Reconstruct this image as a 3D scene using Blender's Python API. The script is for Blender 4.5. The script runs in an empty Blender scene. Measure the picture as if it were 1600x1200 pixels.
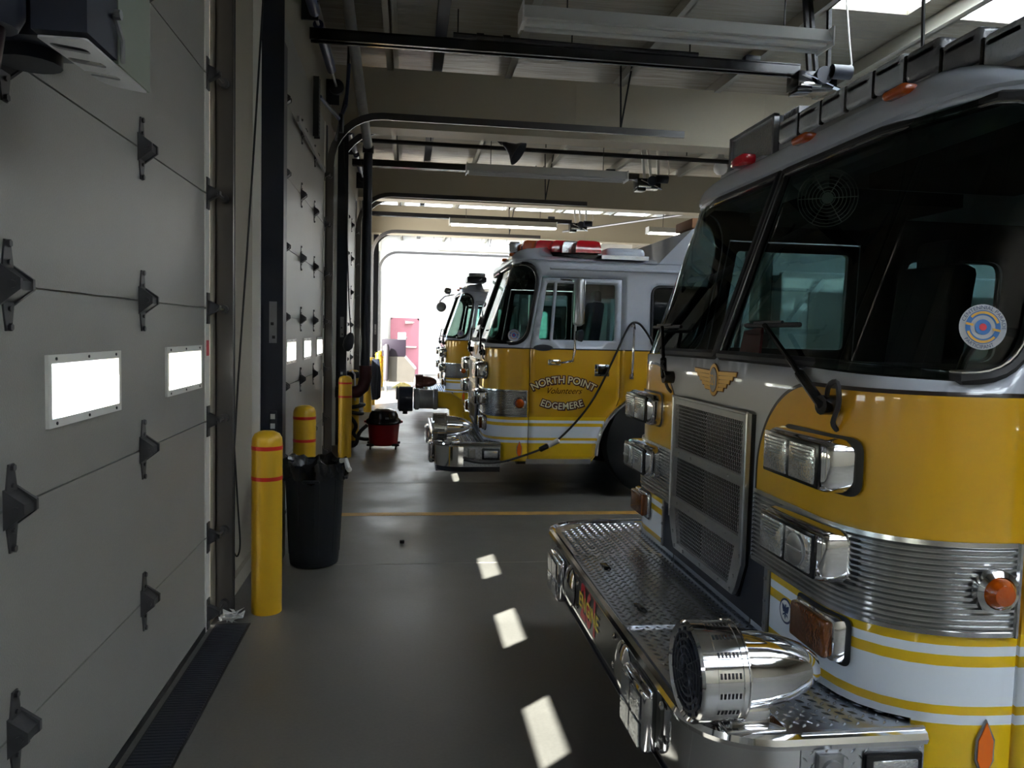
import bpy, bmesh, math, random
from math import sin, cos, pi, radians, sqrt, atan2, acos
from mathutils import Vector, Matrix
from mathutils.geometry import delaunay_2d_cdt
random.seed(7)
S = bpy.context.scene
COL = S.collection
# ------------------------------------------------------------------ camera
cam = bpy.data.cameras.new('camera'); co = bpy.data.objects.new('camera', cam); COL.objects.link(co)
cam.sensor_width = 36; cam.lens = 1210/1600*36; cam.clip_start = .03; cam.clip_end = 300
_y, _p, _r = radians(7.72399), radians(3.68859), radians(1.4)
_f = Vector((sin(_y)*cos(_p), cos(_y)*cos(_p), -sin(_p))); _r0 = Vector((cos(_y), -sin(_y), 0)); _u0 = _r0.cross(_f)
_rt = _r0*cos(_r)+_u0*sin(_r); _up = _u0*cos(_r)-_r0*sin(_r)
mw = Matrix((_rt, _up, -_f)).transposed().to_4x4(); mw.translation = Vector((0, 0, 1.6)); co.matrix_world = mw
S.camera = co
# ------------------------------------------------------------------ light
SUN_DIR = Vector((1.63, 1.45, -1.40)).normalized()
w = bpy.data.worlds.new('sky'); S.world = w; w.use_nodes = True
nt = w.node_tree; bg = nt.nodes['Background']; sky = nt.nodes.new('ShaderNodeTexSky')
sky.sky_type = 'NISHITA'; sky.sun_disc = False; sky.sun_elevation = radians(33); sky.sun_rotation = atan2(-SUN_DIR.x, -SUN_DIR.y)
nt.links.new(sky.outputs[0], bg.inputs[0]); bg.inputs[1].default_value = 1.5
sl = bpy.data.lights.new('sun', 'SUN'); so = bpy.data.objects.new('sun', sl); COL.objects.link(so)
sl.energy = 55; sl.angle = radians(.6); sl.color = (1, .97, .92)
so.rotation_euler = SUN_DIR.to_track_quat('-Z', 'Y').to_euler(); so.location = (-20, -15, 20)
vs = S.view_settings; vs.view_transform = 'Standard'; vs.look = 'None'; vs.gamma = 1; vs.use_curve_mapping = False
vs.exposure = 0.2
S.cycles.max_bounces = 10; S.cycles.diffuse_bounces = 6; S.cycles.glossy_bounces = 5; S.cycles.transparent_max_bounces = 12
S.cycles.sample_clamp_indirect = 8
def portal(loc, sx, sy, rot):
    l = bpy.data.lights.new('daylight_portal', 'AREA'); l.shape = 'RECTANGLE'; l.size = sx; l.size_y = sy
    l.cycles.is_portal = True
    o = bpy.data.objects.new('daylight_portal', l); o.location = loc; o.rotation_euler = rot; COL.objects.link(o)

# ------------------------------------------------------------------ materials
def mat(name, col, rough=.5, metal=0, coat=0, emit=None, es=0, noise=0, nscale=8, bump=0, bscale=60, spec=.5):
    m = bpy.data.materials.new(name); m.use_nodes = True; n = m.node_tree; b = n.nodes['Principled BSDF']
    b.inputs['Base Color'].default_value = (*col, 1); b.inputs['Roughness'].default_value = rough
    b.inputs['Metallic'].default_value = metal; b.inputs['Coat Weight'].default_value = coat; b.inputs['Coat Roughness'].default_value = .04
    b.inputs['Specular IOR Level'].default_value = spec
    if emit: b.inputs['Emission Color'].default_value = (*emit, 1); b.inputs['Emission Strength'].default_value = es
    tc = n.nodes.new('ShaderNodeTexCoord')
    if noise:
        t = n.nodes.new('ShaderNodeTexNoise'); t.inputs['Scale'].default_value = nscale; t.inputs['Detail'].default_value = 5
        n.links.new(tc.outputs['Object'], t.inputs['Vector'])
        mx = n.nodes.new('ShaderNodeMix'); mx.data_type = 'RGBA'
        mx.inputs[6].default_value = (*[c*(1-noise) for c in col], 1); mx.inputs[7].default_value = (*[min(1, c*(1+noise*.6)) for c in col], 1)
        n.links.new(t.outputs['Fac'], mx.inputs[0]); n.links.new(mx.outputs[2], b.inputs['Base Color'])
    if bump:
        t = n.nodes.new('ShaderNodeTexNoise'); t.inputs['Scale'].default_value = bscale; t.inputs['Detail'].default_value = 2
        n.links.new(tc.outputs['Object'], t.inputs['Vector'])
        bm_ = n.nodes.new('ShaderNodeBump'); bm_.inputs['Strength'].default_value = bump; bm_.inputs['Distance'].default_value = .004
        n.links.new(t.outputs['Fac'], bm_.inputs['Height']); n.links.new(bm_.outputs[0], b.inputs['Normal'])
    return m
def glass(name, tint, ior=1.5, rough=0, dirt=0):
    m = bpy.data.materials.new(name); m.use_nodes = True; n = m.node_tree; n.nodes.clear()
    o = n.nodes.new('ShaderNodeOutputMaterial'); mx = n.nodes.new('ShaderNodeMixShader'); fr = n.nodes.new('ShaderNodeFresnel')
    t = n.nodes.new('ShaderNodeBsdfTransparent'); g = n.nodes.new('ShaderNodeBsdfGlossy')
    ge = n.nodes.new('ShaderNodeNewGeometry'); ml = n.nodes.new('ShaderNodeMix'); ml.inputs[2].default_value = ior; ml.inputs[3].default_value = 1/ior
    n.links.new(ge.outputs['Backfacing'], ml.inputs[0]); n.links.new(ml.outputs[0], fr.inputs[0]); t.inputs[0].default_value = (*tint, 1); g.inputs['Roughness'].default_value = rough
    n.links.new(fr.outputs[0], mx.inputs[0]); n.links.new(t.outputs[0], mx.inputs[1]); n.links.new(g.outputs[0], mx.inputs[2])
    n.links.new(mx.outputs[0], o.inputs[0]); return m
def N(n, k, **kw):
    x = n.nodes.new(k)
    for a, v in kw.items(): setattr(x, a, v)
    return x
def mth(n, op, a, b=None, c=None):
    x = n.nodes.new('ShaderNodeMath'); x.operation = op
    for i, v in enumerate((a, b, c)):
        if v is None: continue
        if isinstance(v, (int, float)): x.inputs[i].default_value = v
        else: n.links.new(v, x.inputs[i])
    return x.outputs[0]
M = {}
M['yellow'] = mat('bollard_yellow', (.62, .36, .012), .38, noise=.12, nscale=5)
M['red_band'] = mat('red_tape', (.55, .02, .012), .35)
M['door'] = mat('door_steel', (.26, .252, .228), .42, noise=.07, nscale=3, bump=.25, bscale=160)
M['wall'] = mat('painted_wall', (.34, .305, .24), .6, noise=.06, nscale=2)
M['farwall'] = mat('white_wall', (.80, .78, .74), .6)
M['trimwhite'] = mat('white_trim', (.78, .76, .70), .3)
M['steel_dark'] = mat('dark_painted_steel', (.014, .017, .028), .45, noise=.2, nscale=12)
M['galv'] = mat('galvanized_steel', (.30, .30, .31), .4, .7, noise=.25, nscale=15)
M['hinge'] = mat('hinge_steel', (.075, .075, .08), .45, .5, noise=.3, nscale=30)
M['rust'] = mat('rusty_steel', (.09, .05, .035), .6, .3, noise=.4, nscale=30)
M['black'] = mat('black_rubber', (.012, .012, .014), .55)
M['blackgloss'] = mat('black_gloss', (.01, .01, .012), .2)
M['chrome'] = mat('chrome', (.82, .82, .84), .07, 1)
M['stainless'] = mat('stainless', (.62, .62, .62), .22, 1, noise=.08, nscale=20)
M['brushed'] = mat('brushed_aluminium', (.55, .55, .56), .34, 1, noise=.12, nscale=30)
M['tread'] = mat('tread_plate', (.66, .68, .72), .24, 1, noise=.1, nscale=6)
M['truckwhite'] = mat('truck_white', (.46, .495, .57), .3, coat=.7)
M['truckyellow'] = mat('truck_yellow', (.70, .40, .008), .3, coat=.8)
M['beige'] = mat('beam_beige', (.44, .385, .28), .6, noise=.06, nscale=1.5)
M['lens'] = mat('clear_lens', (.75, .77, .8), .08, .85, bump=.5, bscale=90)
M['amber'] = mat('amber_lens', (.42, .07, .003), .12, coat=.6, bump=.4, bscale=120)
M['signal'] = mat('signal_lens', (.15, .040, .004), .12, .3, coat=.5, bump=.7, bscale=110)
M['signal2'] = mat('brow_marker_lens', (.42, .075, .006), .15, coat=.5, bump=.4, bscale=150)
M['orange'] = mat('orange_reflector', (.85, .16, .01), .25)
M['redlens'] = mat('red_lens', (.62, .008, .02), .12, coat=.6)
M['navy'] = mat('navy', (.02, .04, .12), .5)
M['white'] = mat('white_vinyl', (.8, .8, .8), .5)
M['cream'] = mat('cream_lettering', (.78, .70, .50), .5)
M['maroon'] = mat('maroon', (.07, .010, .014), .45)
M['gold'] = mat('gold_leaf', (.62, .36, .07), .35, .5)
M['goldline'] = mat('gold_outline', (.12, .05, .02), .5)
M['redletter'] = mat('red_lettering', (.65, .03, .05), .4)
M['yellowletter'] = mat('yellow_lettering', (.85, .65, .05), .4)
M['blue'] = mat('blue_print', (.03, .15, .42), .5)
M['trash'] = mat('trash_can_plastic', (.004, .006, .010), .5)
M['bag'] = mat('bin_bag', (.005, .005, .006), .22, bump=.6, bscale=25)
M['vacred'] = mat('vac_red', (.30, .008, .012), .35)
M['reddoor'] = mat('red_door', (.50, .19, .24), .5)
M['interior'] = mat('cab_interior', (.02, .021, .022), .7)
M['seat'] = mat('seat_vinyl', (.03, .03, .033), .6)
M['fixture'] = mat('fixture_enamel', (.60, .60, .58), .4)
M['lampon'] = mat('lit_tube', (1, 1, 1), .4, emit=(1, .96, .85), es=14)
M['lampoff'] = mat('unlit_tube', (.55, .55, .53), .3)
M['tire'] = mat('tire_rubber', (.012, .012, .013), .75, bump=.3, bscale=40)
M['bluepipe'] = mat('blue_painted_pipe', (.02, .035, .10), .35)
M['duct'] = mat('spiral_duct', (.36, .36, .37), .3, .5, noise=.3, nscale=14)
M['concrete_out'] = mat('apron_concrete', (.52, .50, .46), .8, noise=.1, nscale=1)
M['asphalt'] = M['concrete_out']
M['wglass'] = glass('window_glass', (.92, .95, .95))
M['tglass'] = glass('windshield_glass', (.30, .38, .35), 1.42)
M['sglass'] = glass('tinted_side_glass', (.42, .62, .58), 1.5)
M['hose'] = mat('yellow_pipe', (.80, .50, .02), .3)
M['rag'] = mat('yellow_cloth', (.62, .50, .18), .9)
M['paper'] = mat('paper', (.65, .65, .62), .7)
M['brown'] = mat('siren_brown', (.13, .05, .035), .2, .6)
M['globe'] = mat('frosted_globe', (.85, .83, .78), .4)
M['decal'] = mat('decal_white', (.42, .43, .45), .5)
M['binsteel'] = mat('bin_steel', (.07, .065, .055), .35, .3, noise=.2, nscale=4)
M['purlin'] = mat('purlin_paint', (.36, .34, .28), .5)
M['track'] = mat('track_steel', (.075, .072, .070), .35, .4)
M['crate'] = mat('cardboard', (.40, .20, .10), .8)
# translucent skylight sheet
m = bpy.data.materials.new('skylight_sheet'); m.use_nodes = True; n = m.node_tree; n.nodes.clear()
o_ = N(n, 'ShaderNodeOutputMaterial'); t_ = N(n, 'ShaderNodeBsdfTranslucent'); t_.inputs[0].default_value = (.85, .88, .88, 1); n.links.new(t_.outputs[0], o_.inputs[0]); M['skylight'] = m
# floor: sealed concrete, mottled
m = bpy.data.materials.new('sealed_concrete'); m.use_nodes = True; n = m.node_tree; b = n.nodes['Principled BSDF']
tc = N(n, 'ShaderNodeTexCoord'); a = N(n, 'ShaderNodeTexNoise'); a.inputs['Scale'].default_value = 1.3; a.inputs['Detail'].default_value = 8; a.inputs['Roughness'].default_value = .65
c = N(n, 'ShaderNodeTexNoise'); c.inputs['Scale'].default_value = 70; c.inputs['Detail'].default_value = 3
n.links.new(tc.outputs['Object'], a.inputs['Vector']); n.links.new(tc.outputs['Object'], c.inputs['Vector'])
r_ = N(n, 'ShaderNodeValToRGB'); r_.color_ramp.elements[0].position = .3; r_.color_ramp.elements[0].color = (.085, .080, .070, 1); r_.color_ramp.elements[1].position = .7; r_.color_ramp.elements[1].color = (.145, .136, .118, 1)
s_ = mth(n, 'ADD', mth(n, 'MULTIPLY', a.outputs[0], .75), mth(n, 'MULTIPLY', c.outputs[0], .25)); n.links.new(s_, r_.inputs[0]); n.links.new(r_.outputs[0], b.inputs['Base Color'])
rr = N(n, 'ShaderNodeMapRange'); rr.inputs[1].default_value = .35; rr.inputs[2].default_value = .65; rr.inputs[3].default_value = .30; rr.inputs[4].default_value = .48
n.links.new(a.outputs[0], rr.inputs[0]); n.links.new(rr.outputs[0], b.inputs['Roughness'])
bp = N(n, 'ShaderNodeBump'); bp.inputs['Strength'].default_value = .12; bp.inputs['Distance'].default_value = .003; n.links.new(c.outputs[0], bp.inputs['Height']); n.links.new(bp.outputs[0], b.inputs['Normal'])
M['floor'] = m
# roof insulation: wrinkled vinyl facing
m = mat('vinyl_insulation', (.27, .245, .19), .33, noise=.1, nscale=1); n = m.node_tree; b = n.nodes['Principled BSDF']
tc = N(n, 'ShaderNodeTexCoord'); mp = N(n, 'ShaderNodeMapping'); mp.inputs['Scale'].default_value = (.7, 4, 1); w_ = N(n, 'ShaderNodeTexNoise'); w_.inputs['Scale'].default_value = 1.6; w_.inputs['Detail'].default_value = 4
n.links.new(tc.outputs['Object'], mp.inputs[0]); n.links.new(mp.outputs[0], w_.inputs['Vector'])
bp = N(n, 'ShaderNodeBump'); bp.inputs['Strength'].default_value = .6; bp.inputs['Distance'].default_value = .05; n.links.new(w_.outputs[0], bp.inputs['Height']); n.links.new(bp.outputs[0], b.inputs['Normal'])
M['roof'] = m
# cab paint: white top, yellow bottom, white stripes, dark pinstripe (all printed on in the truck's own coordinates)
def cab_paint():
    m = bpy.data.materials.new('cab_paint'); m.use_nodes = True; n = m.node_tree; b = n.nodes['Principled BSDF']
    b.inputs['Roughness'].default_value = .3; b.inputs['Coat Weight'].default_value = .9; b.inputs['Coat Roughness'].default_value = .03
    tc = N(n, 'ShaderNodeTexCoord'); sp = N(n, 'ShaderNodeSeparateXYZ'); n.links.new(tc.outputs['Object'], sp.inputs[0])
    x, y, z = sp.outputs
    v = mth(n, 'ABSOLUTE', y)
    ev = mth(n, 'DIVIDE', mth(n, 'SUBTRACT', .80, v), .38); ez = mth(n, 'DIVIDE', mth(n, 'MAXIMUM', mth(n, 'SUBTRACT', z, 1.12), 0), .345)
    ell = mth(n, 'SQRT', mth(n, 'ADD', mth(n, 'MULTIPLY', ev, ev), mth(n, 'MULTIPLY', ez, ez)))
    inner = mth(n, 'LESS_THAN', v, .80); front = mth(n, 'LESS_THAN', x, .1); dome = mth(n, 'MULTIPLY', inner, front)
    dz = mth(n, 'DIVIDE', mth(n, 'SUBTRACT', z, 1.12), .345)
    d = mth(n, 'ADD', mth(n, 'MULTIPLY', dome, ell), mth(n, 'MULTIPLY', mth(n, 'SUBTRACT', 1, dome), dz))
    white = mth(n, 'GREATER_THAN', d, 1.0); pin = mth(n, 'LESS_THAN', mth(n, 'ABSOLUTE', mth(n, 'SUBTRACT', d, 1.0)), .018)
    band = None
    for lo, hi in ((.540, .568), (.593, .706), (.737, .765)):
        q = mth(n, 'MULTIPLY', mth(n, 'GREATER_THAN', z, lo), mth(n, 'LESS_THAN', z, hi)); band = q if band is None else mth(n, 'ADD', band, q)
    def mix(f, c1, c2):
        k = N(n, 'ShaderNodeMix'); k.data_type = 'RGBA'; n.links.new(f, k.inputs[0])
        for i, cc in ((6, c1), (7, c2)):
            if isinstance(cc, tuple): k.inputs[i].default_value = (*cc, 1)
            else: n.links.new(cc, k.inputs[i])
        return k.outputs[2]
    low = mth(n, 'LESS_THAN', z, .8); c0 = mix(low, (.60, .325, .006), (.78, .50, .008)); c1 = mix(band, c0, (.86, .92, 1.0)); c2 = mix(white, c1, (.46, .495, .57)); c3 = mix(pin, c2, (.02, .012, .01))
    n.links.new(c3, b.inputs['Base Color']); return m
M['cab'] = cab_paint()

# ------------------------------------------------------------------ mesh builder
class MB:
    def __init__(s): s.v = []; s.f = []; s.m = []
    def add(s, vs, fs, mi=0):
        k = len(s.v); s.v += [tuple(p) for p in vs]; s.f += [tuple(i+k for i in f) for f in fs]; s.m += [mi]*len(fs); return s
    def box(s, x0, x1, y0, y1, z0, z1, mi=0):
        return s.add([(x0, y0, z0), (x1, y0, z0), (x1, y1, z0), (x0, y1, z0), (x0, y0, z1), (x1, y0, z1), (x1, y1, z1), (x0, y1, z1)],
            [(0, 3, 2, 1), (4, 5, 6, 7), (0, 1, 5, 4), (1, 2, 6, 5), (2, 3, 7, 6), (3, 0, 4, 7)], mi)
    def rbox(s, c, size, bev=.01, mi=0, rot=None, seg=2):
        bm = bmesh.new(); bmesh.ops.create_cube(bm, size=1)
        for v in bm.verts: v.co = Vector((v.co.x*size[0], v.co.y*size[1], v.co.z*size[2]))
        bmesh.ops.bevel(bm, geom=bm.edges[:], offset=min(bev, .49*min(size)), segments=seg, affect='EDGES', profile=.5)
        bm.verts.index_update(); R = rot or Matrix.Identity(3)
        s.add([R @ v.co+Vector(c) for v in bm.verts], [[v.index for v in f.verts] for f in bm.faces], mi); bm.free(); return s
    def rings(s, rs, mi=0, cap=True, closed=True):
        n = len(rs[0]); k = len(s.v)
        for r in rs: s.v += [tuple(p) for p in r]
        for i in range(len(rs)-1):
            for j in range(n if closed else n-1):
                s.f.append((k+i*n+j, k+i*n+(j+1) % n, k+(i+1)*n+(j+1) % n, k+(i+1)*n+j)); s.m.append(mi)
        if cap:
            s.f.append(tuple(k+j for j in reversed(range(n)))); s.f.append(tuple(k+(len(rs)-1)*n+j for j in range(n))); s.m += [mi]*2
        return s
    def lathe(s, prof, o, ax=(0, 0, 1), n=20, mi=0, cap=True):
        ax = Vector(ax).normalized(); t = Vector((1, 0, 0)) if abs(ax.x) < .9 else Vector((0, 1, 0)); u = ax.cross(t).normalized(); w = ax.cross(u)
        return s.rings([[Vector(o)+ax*h+(u*cos(2*pi*j/n)+w*sin(2*pi*j/n))*max(r, 1e-4) for j in range(n)] for r, h in prof], mi, cap)
    def cyl(s, a, b, r, n=12, mi=0, r2=None):
        a = Vector(a); b = Vector(b); return s.lathe([(r, 0), (r if r2 is None else r2, (b-a).length)], a, b-a, n, mi)
    def tube(s, pts, r, n=8, mi=0, closed=False):
        P = [Vector(p) for p in pts]; m_ = len(P); rs = []; up = None
        for i in range(m_):
            d = (P[(i+1) % m_]-P[i-1]) if closed else (P[min(i+1, m_-1)]-P[max(i-1, 0)])
            d.normalize()
            if up is None:
                t = Vector((0, 0, 1)) if abs(d.z) < .9 else Vector((1, 0, 0)); up = (t-d*t.dot(d)).normalized()
            else:
                up = (up-d*up.dot(d)); up.normalize()
            w = d.cross(up); rs.append([P[i]+(up*cos(2*pi*j/n)+w*sin(2*pi*j/n))*r for j in range(n)])
        if closed: return s.rings(rs+[rs[0]], mi, False)
        return s.rings(rs, mi, True)
    def prism(s, poly, ext, mi=0):
        n = len(poly); e = Vector(ext); P = [Vector(p) for p in poly]
        return s.add(P+[p+e for p in P], [tuple(range(n))[::-1], tuple(range(n, 2*n))]+[(i, (i+1) % n, n+(i+1) % n, n+i) for i in range(n)], mi)
    def build(s, name, mats, parent=None, smooth=True, ang=35, **props):
        me = bpy.data.meshes.new(name); me.from_pydata(s.v, [], s.f)
        if not isinstance(mats, (list, tuple)): mats = [mats]
        for q in mats: me.materials.append(q)
        if len(mats) > 1: me.polygons.foreach_set('material_index', s.m)
        bm = bmesh.new(); bm.from_mesh(me); bmesh.ops.recalc_face_normals(bm, faces=bm.faces); bm.to_mesh(me); bm.free()
        if smooth:
            me.polygons.foreach_set('use_smooth', [True]*len(me.polygons)); me.set_sharp_from_angle(angle=radians(ang))
        me.update(); o = bpy.data.objects.new(name, me); COL.objects.link(o)
        if parent: o.parent = parent
        for k, v in props.items(): o[k] = v
        return o
def thing(name, loc, label=None, category=None, group=None, kind=None, rz=0):
    o = bpy.data.objects.new(name, None); o.empty_display_size = .1; o.location = loc; o.rotation_euler = (0, 0, rz); COL.objects.link(o)
    return tag(o, label, category, group, kind)
def tag(o, label=None, category=None, group=None, kind=None):
    for k, v in (('label', label), ('category', category), ('group', group), ('kind', kind)):
        if v: o[k] = v
    return o
def inst(src, parent, loc=None, name=None):
    c = src.copy(); COL.objects.link(c); c.parent = parent
    if loc is not None: c.location = loc
    return c
def dup(root, loc=None, label=None, group=None, rz=None):
    def rec(o, par):
        c = o.copy(); COL.objects.link(c); c.parent = par
        for ch in list(o.children): rec(ch, c)
        return c
    c = rec(root, None)
    if loc is not None: c.location = loc
    if rz is not None: c.rotation_euler = (0, 0, rz)
    if label: c['label'] = label
    if group: c['group'] = group
    return c
def text(mb, s, size, o, right, up, arc=None, smile=False, shear=0, mi=0, off=0, depth=.001, sx=1, center=True, align='C'):
    cu = bpy.data.curves.new('t', 'FONT'); cu.size = size; cu.shear = shear; cu.offset = off; cu.resolution_u = 3; cu.align_x = 'CENTER' if align == 'C' else 'LEFT'
    ob = bpy.data.objects.new('t', cu); COL.objects.link(ob); cu.body = s
    dg = bpy.context.evaluated_depsgraph_get(); me = bpy.data.meshes.new_from_object(ob.evaluated_get(dg))
    R = Vector(right); U = Vector(up); NN = R.cross(U); o = Vector(o); vs = []
    for v in me.vertices:
        x, y = v.co.x*sx, v.co.y
        if arc:
            if smile: a = x/arc; x, y = (arc-y)*sin(a), arc-(arc-y)*cos(a)
            else: a = x/arc; x, y = (arc+y)*sin(a), (arc+y)*cos(a)-arc
        vs.append(o+R*x+U*y+NN*depth)
    mb.add(vs, [tuple(p.vertices) for p in me.polygons], mi)
    bpy.data.objects.remove(ob); bpy.data.curves.remove(cu); bpy.data.meshes.remove(me)
def rpoly(pts, rad, seg=6):
    out = []; n = len(pts)
    for i in range(n):
        p = Vector(pts[i]); a = Vector(pts[i-1]); b = Vector(pts[(i+1) % n]); r = rad[i] if isinstance(rad, (list, tuple)) else rad
        if r <= 0: out.append(p.copy()); continue
        d1 = (a-p); d2 = (b-p); r1 = min(r, d1.length*.49, d2.length*.49)
        s = p+d1.normalized()*r1; e = p+d2.normalized()*r1
        for k in range(seg+1):
            t = k/seg; out.append(s*(1-t)**2+p*2*t*(1-t)+e*t*t)
    return out
def dens(poly, d):
    out = []
    for i, p in enumerate(poly):
        q = poly[(i+1) % len(poly)]; k = max(1, int((q-p).length/d)); out += [p.lerp(q, j/k) for j in range(k)]
    return out
def spline(P, k=4):
    P = [Vector(p) for p in P]; n = len(P); out = []
    for i in range(n-1):
        a, b, c, d = P[max(0, i-1)], P[i], P[i+1], P[min(n-1, i+2)]
        for t in [q/k for q in range(k)]: out.append(.5*((2*b)+(c-a)*t+(2*a-5*b+4*c-d)*t*t+(3*b-a-3*c+d)*t**3))
    return out+[P[-1]]
def inside(p, poly):
    r = False; j = len(poly)-1
    for i in range(len(poly)):
        if (poly[i].y > p.y) != (poly[j].y > p.y) and p.x < (poly[j].x-poly[i].x)*(p.y-poly[i].y)/(poly[j].y-poly[i].y)+poly[i].x: r = not r
        j = i
    return r
def patch(mb, outer, holes, fn, g=.08, mi=0):
    loops = [dens(outer, g)]+[dens(h, g) for h in holes]; vs = []; es = []
    for L in loops:
        k = len(vs); vs += [Vector((p.x, p.y)) for p in L]; es += [(k+i, k+(i+1) % len(L)) for i in range(len(L))]
    xs = [p.x for p in outer]; ys = [p.y for p in outer]; y = min(ys)+g*.5
    while y < max(ys):
        x = min(xs)+g*.5
        while x < max(xs):
            p = Vector((x, y))
            if inside(p, loops[0]) and not any(inside(p, h) for h in loops[1:]) and min((p-q).length for L in loops for q in L) > g*.45: vs.append(p)
            x += g
        y += g
    r = delaunay_2d_cdt(vs, es, [], 0, 1e-5); V = r[0]; F = []
    for f in r[2]:
        c = sum((V[i] for i in f), Vector((0, 0)))/len(f)
        if inside(c, loops[0]) and not any(inside(c, h) for h in loops[1:]): F.append(f)
    mb.add([fn(p.x, p.y) for p in V], F, mi)

# ================================================================== SETTING
X0 = -1.03; BAY = 5.53
YN, YF, XR, HC = -7.0, 29.5, 13.0, 5.2
fl = MB().box(X0-.3, XR, YN, YF, -.2, 0).build('floor', M['floor'], kind='structure', label='grey sealed concrete floor of the vehicle bays')
MB().box(-60, X0-.3, -50, 70, -.25, -.05).build('ground', M['concrete_out'], kind='structure', label='sunlit concrete apron outside the bay doors')
j = MB()
for k in range(-1, 6):
    j.box(X0+.25, XR, 5.30+2.9*k-.004, 5.30+2.9*k+.004, 0, .0012)
j.build('trim_1', mat('joint_filler', (.30, .285, .25), .7), fl, kind='structure')
o = MB().box(-.75, XR-.5, 6.77-.055, 6.77+.055, 0, .002).build('trim_2', mat('worn_yellow_line', (.50, .27, .05), .5, noise=.45, nscale=9), kind='structure', label='worn yellow lane stripe painted across the floor')
# walls
def wall_left():
    mb = MB(); X1 = X0-.3
    segs = []
    ys = [YN]
    for k in range(-1, 5):
        segs.append((ys[-1], -.08+BAY*k)); ys.append(4.25+BAY*k)
    segs.append((ys[-1], YF))
    for a, b in segs: mb.box(X1, X0, a, b, 0, HC)
    for k in range(-1, 5): mb.box(X1, X0, -.08+BAY*k, 4.25+BAY*k, 4.085, HC)
    return mb.build('wall_left', M['wall'], kind='structure', label='beige left wall between the overhead doors')
wall_left()
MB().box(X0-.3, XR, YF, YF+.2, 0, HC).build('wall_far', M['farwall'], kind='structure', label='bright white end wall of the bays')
MB().box(X0-.3, XR, YN-.2, YN, 0, HC).build('wall_near', M['wall'], kind='structure', label='beige wall behind the viewer')
MB().box(XR, XR+.2, YN, YF, 0, HC).build('wall_right', M['wall'], kind='structure', label='beige wall at the rear of the bays')
# ceiling with skylight openings, real and added (x ranges between purlins)
SKY = []
for (a, b) in ((-.85, -.35), (-.15, 1.2), (1.4, 2.75), (2.95, 4.12), (4.34, 5.56), (5.78, 7.0)): SKY += [(a, b, 22.2, 25.4), (a, b, 25.7, 29.2)]  # skylights added over the far bay to flood that end with light
for (a, b) in ((2.95, 4.12), (4.34, 5.56), (5.78, 7.0)): SKY += [(a, b, -5.6, -2.6), (a, b, -2.2, .6)]  # unseen skylights added over and behind the camera as fill for the near engine
for yc in (6.6, 12.2, 17.7):
    for (a, b) in ((4.36, 5.38), (5.78, 6.82), (8.8, 9.8))[(0 if yc < 7 else 2):]: SKY.append((a, b, yc-1.5, yc+1.5))
mb = MB(); ycuts = sorted({YN, YF}|{s[2] for s in SKY}|{s[3] for s in SKY}); xcuts = sorted({X0-.3, XR}|{s[0] for s in SKY}|{s[1] for s in SKY})
for i in range(len(ycuts)-1):
    for q in range(len(xcuts)-1):
        cx, cy = (xcuts[q]+xcuts[q+1])/2, (ycuts[i]+ycuts[i+1])/2
        if any(s[0] < cx < s[1] and s[2] < cy < s[3] for s in SKY): continue
        mb.box(xcuts[q], xcuts[q+1], ycuts[i], ycuts[i+1], HC, HC+.08)
ceil = mb.build('ceiling', M['roof'], kind='structure', label='beige insulated metal roof of the station', smooth=False)
for s in SKY:
    o = MB().box(s[0], s[1], s[2], s[3], HC+.05, HC+.06).build('skylight_fill_9', M['skylight'], ceil, smooth=False, kind='structure'); o.name = 'skylight_fill_panel'
for k, x in enumerate((-.25, 1.3, 2.85, 4.22, 5.66, 7.1, 8.6, 10.1, 11.6)):
    mb = MB(); mb.box(x-.012, x+.012, YN, YF, HC-.2, HC); mb.box(x-.075, x+.012, YN, YF, HC-.2, HC-.185); mb.box(x-.012, x+.075, YN, YF, HC-.012, HC-.001)
    o = mb.build('roof_purlin', M['purlin'], ceil, smooth=False); o['kind'] = 'structure'
o = MB().box(.27, .40, YN, YF, HC-.12, HC).build('roof_strut', M['steel_dark'], ceil, smooth=False, kind='structure')
for k, y in enumerate((-.6, 4.93, 10.5, 16.0, 21.6)):
    if k == 1: continue
    mb = MB(); mb.box(X0, XR, y, y+.35, 4.29, 5.03); mb.box(X0, XR, y-.02, y+.37, 4.26, 4.30)
    for xs in (2.2, 4.9, 7.6, 10.3): mb.box(xs, xs+.012, y-.006, y, 4.3, 5.03, 0)
    mb.build('trim_%d' % (k+3), M['beige'], smooth=False, kind='structure', label=['boxed beige cross beam behind the viewer', '', 'nearest boxed beige cross beam in view, above the second engine', 'second boxed beige cross beam from the viewer, behind the hanging horn', 'farthest boxed beige cross beam, just before the bright bay'][k])
# base ledge between the doors
for k, nm in ((0, 'baseboard_left'),):
    MB().box(X0, X0+.03, 4.5, 5.45, 0, .10).build(nm, M['wall'], kind='structure', label='low painted curb at the foot of the left wall')

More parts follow.
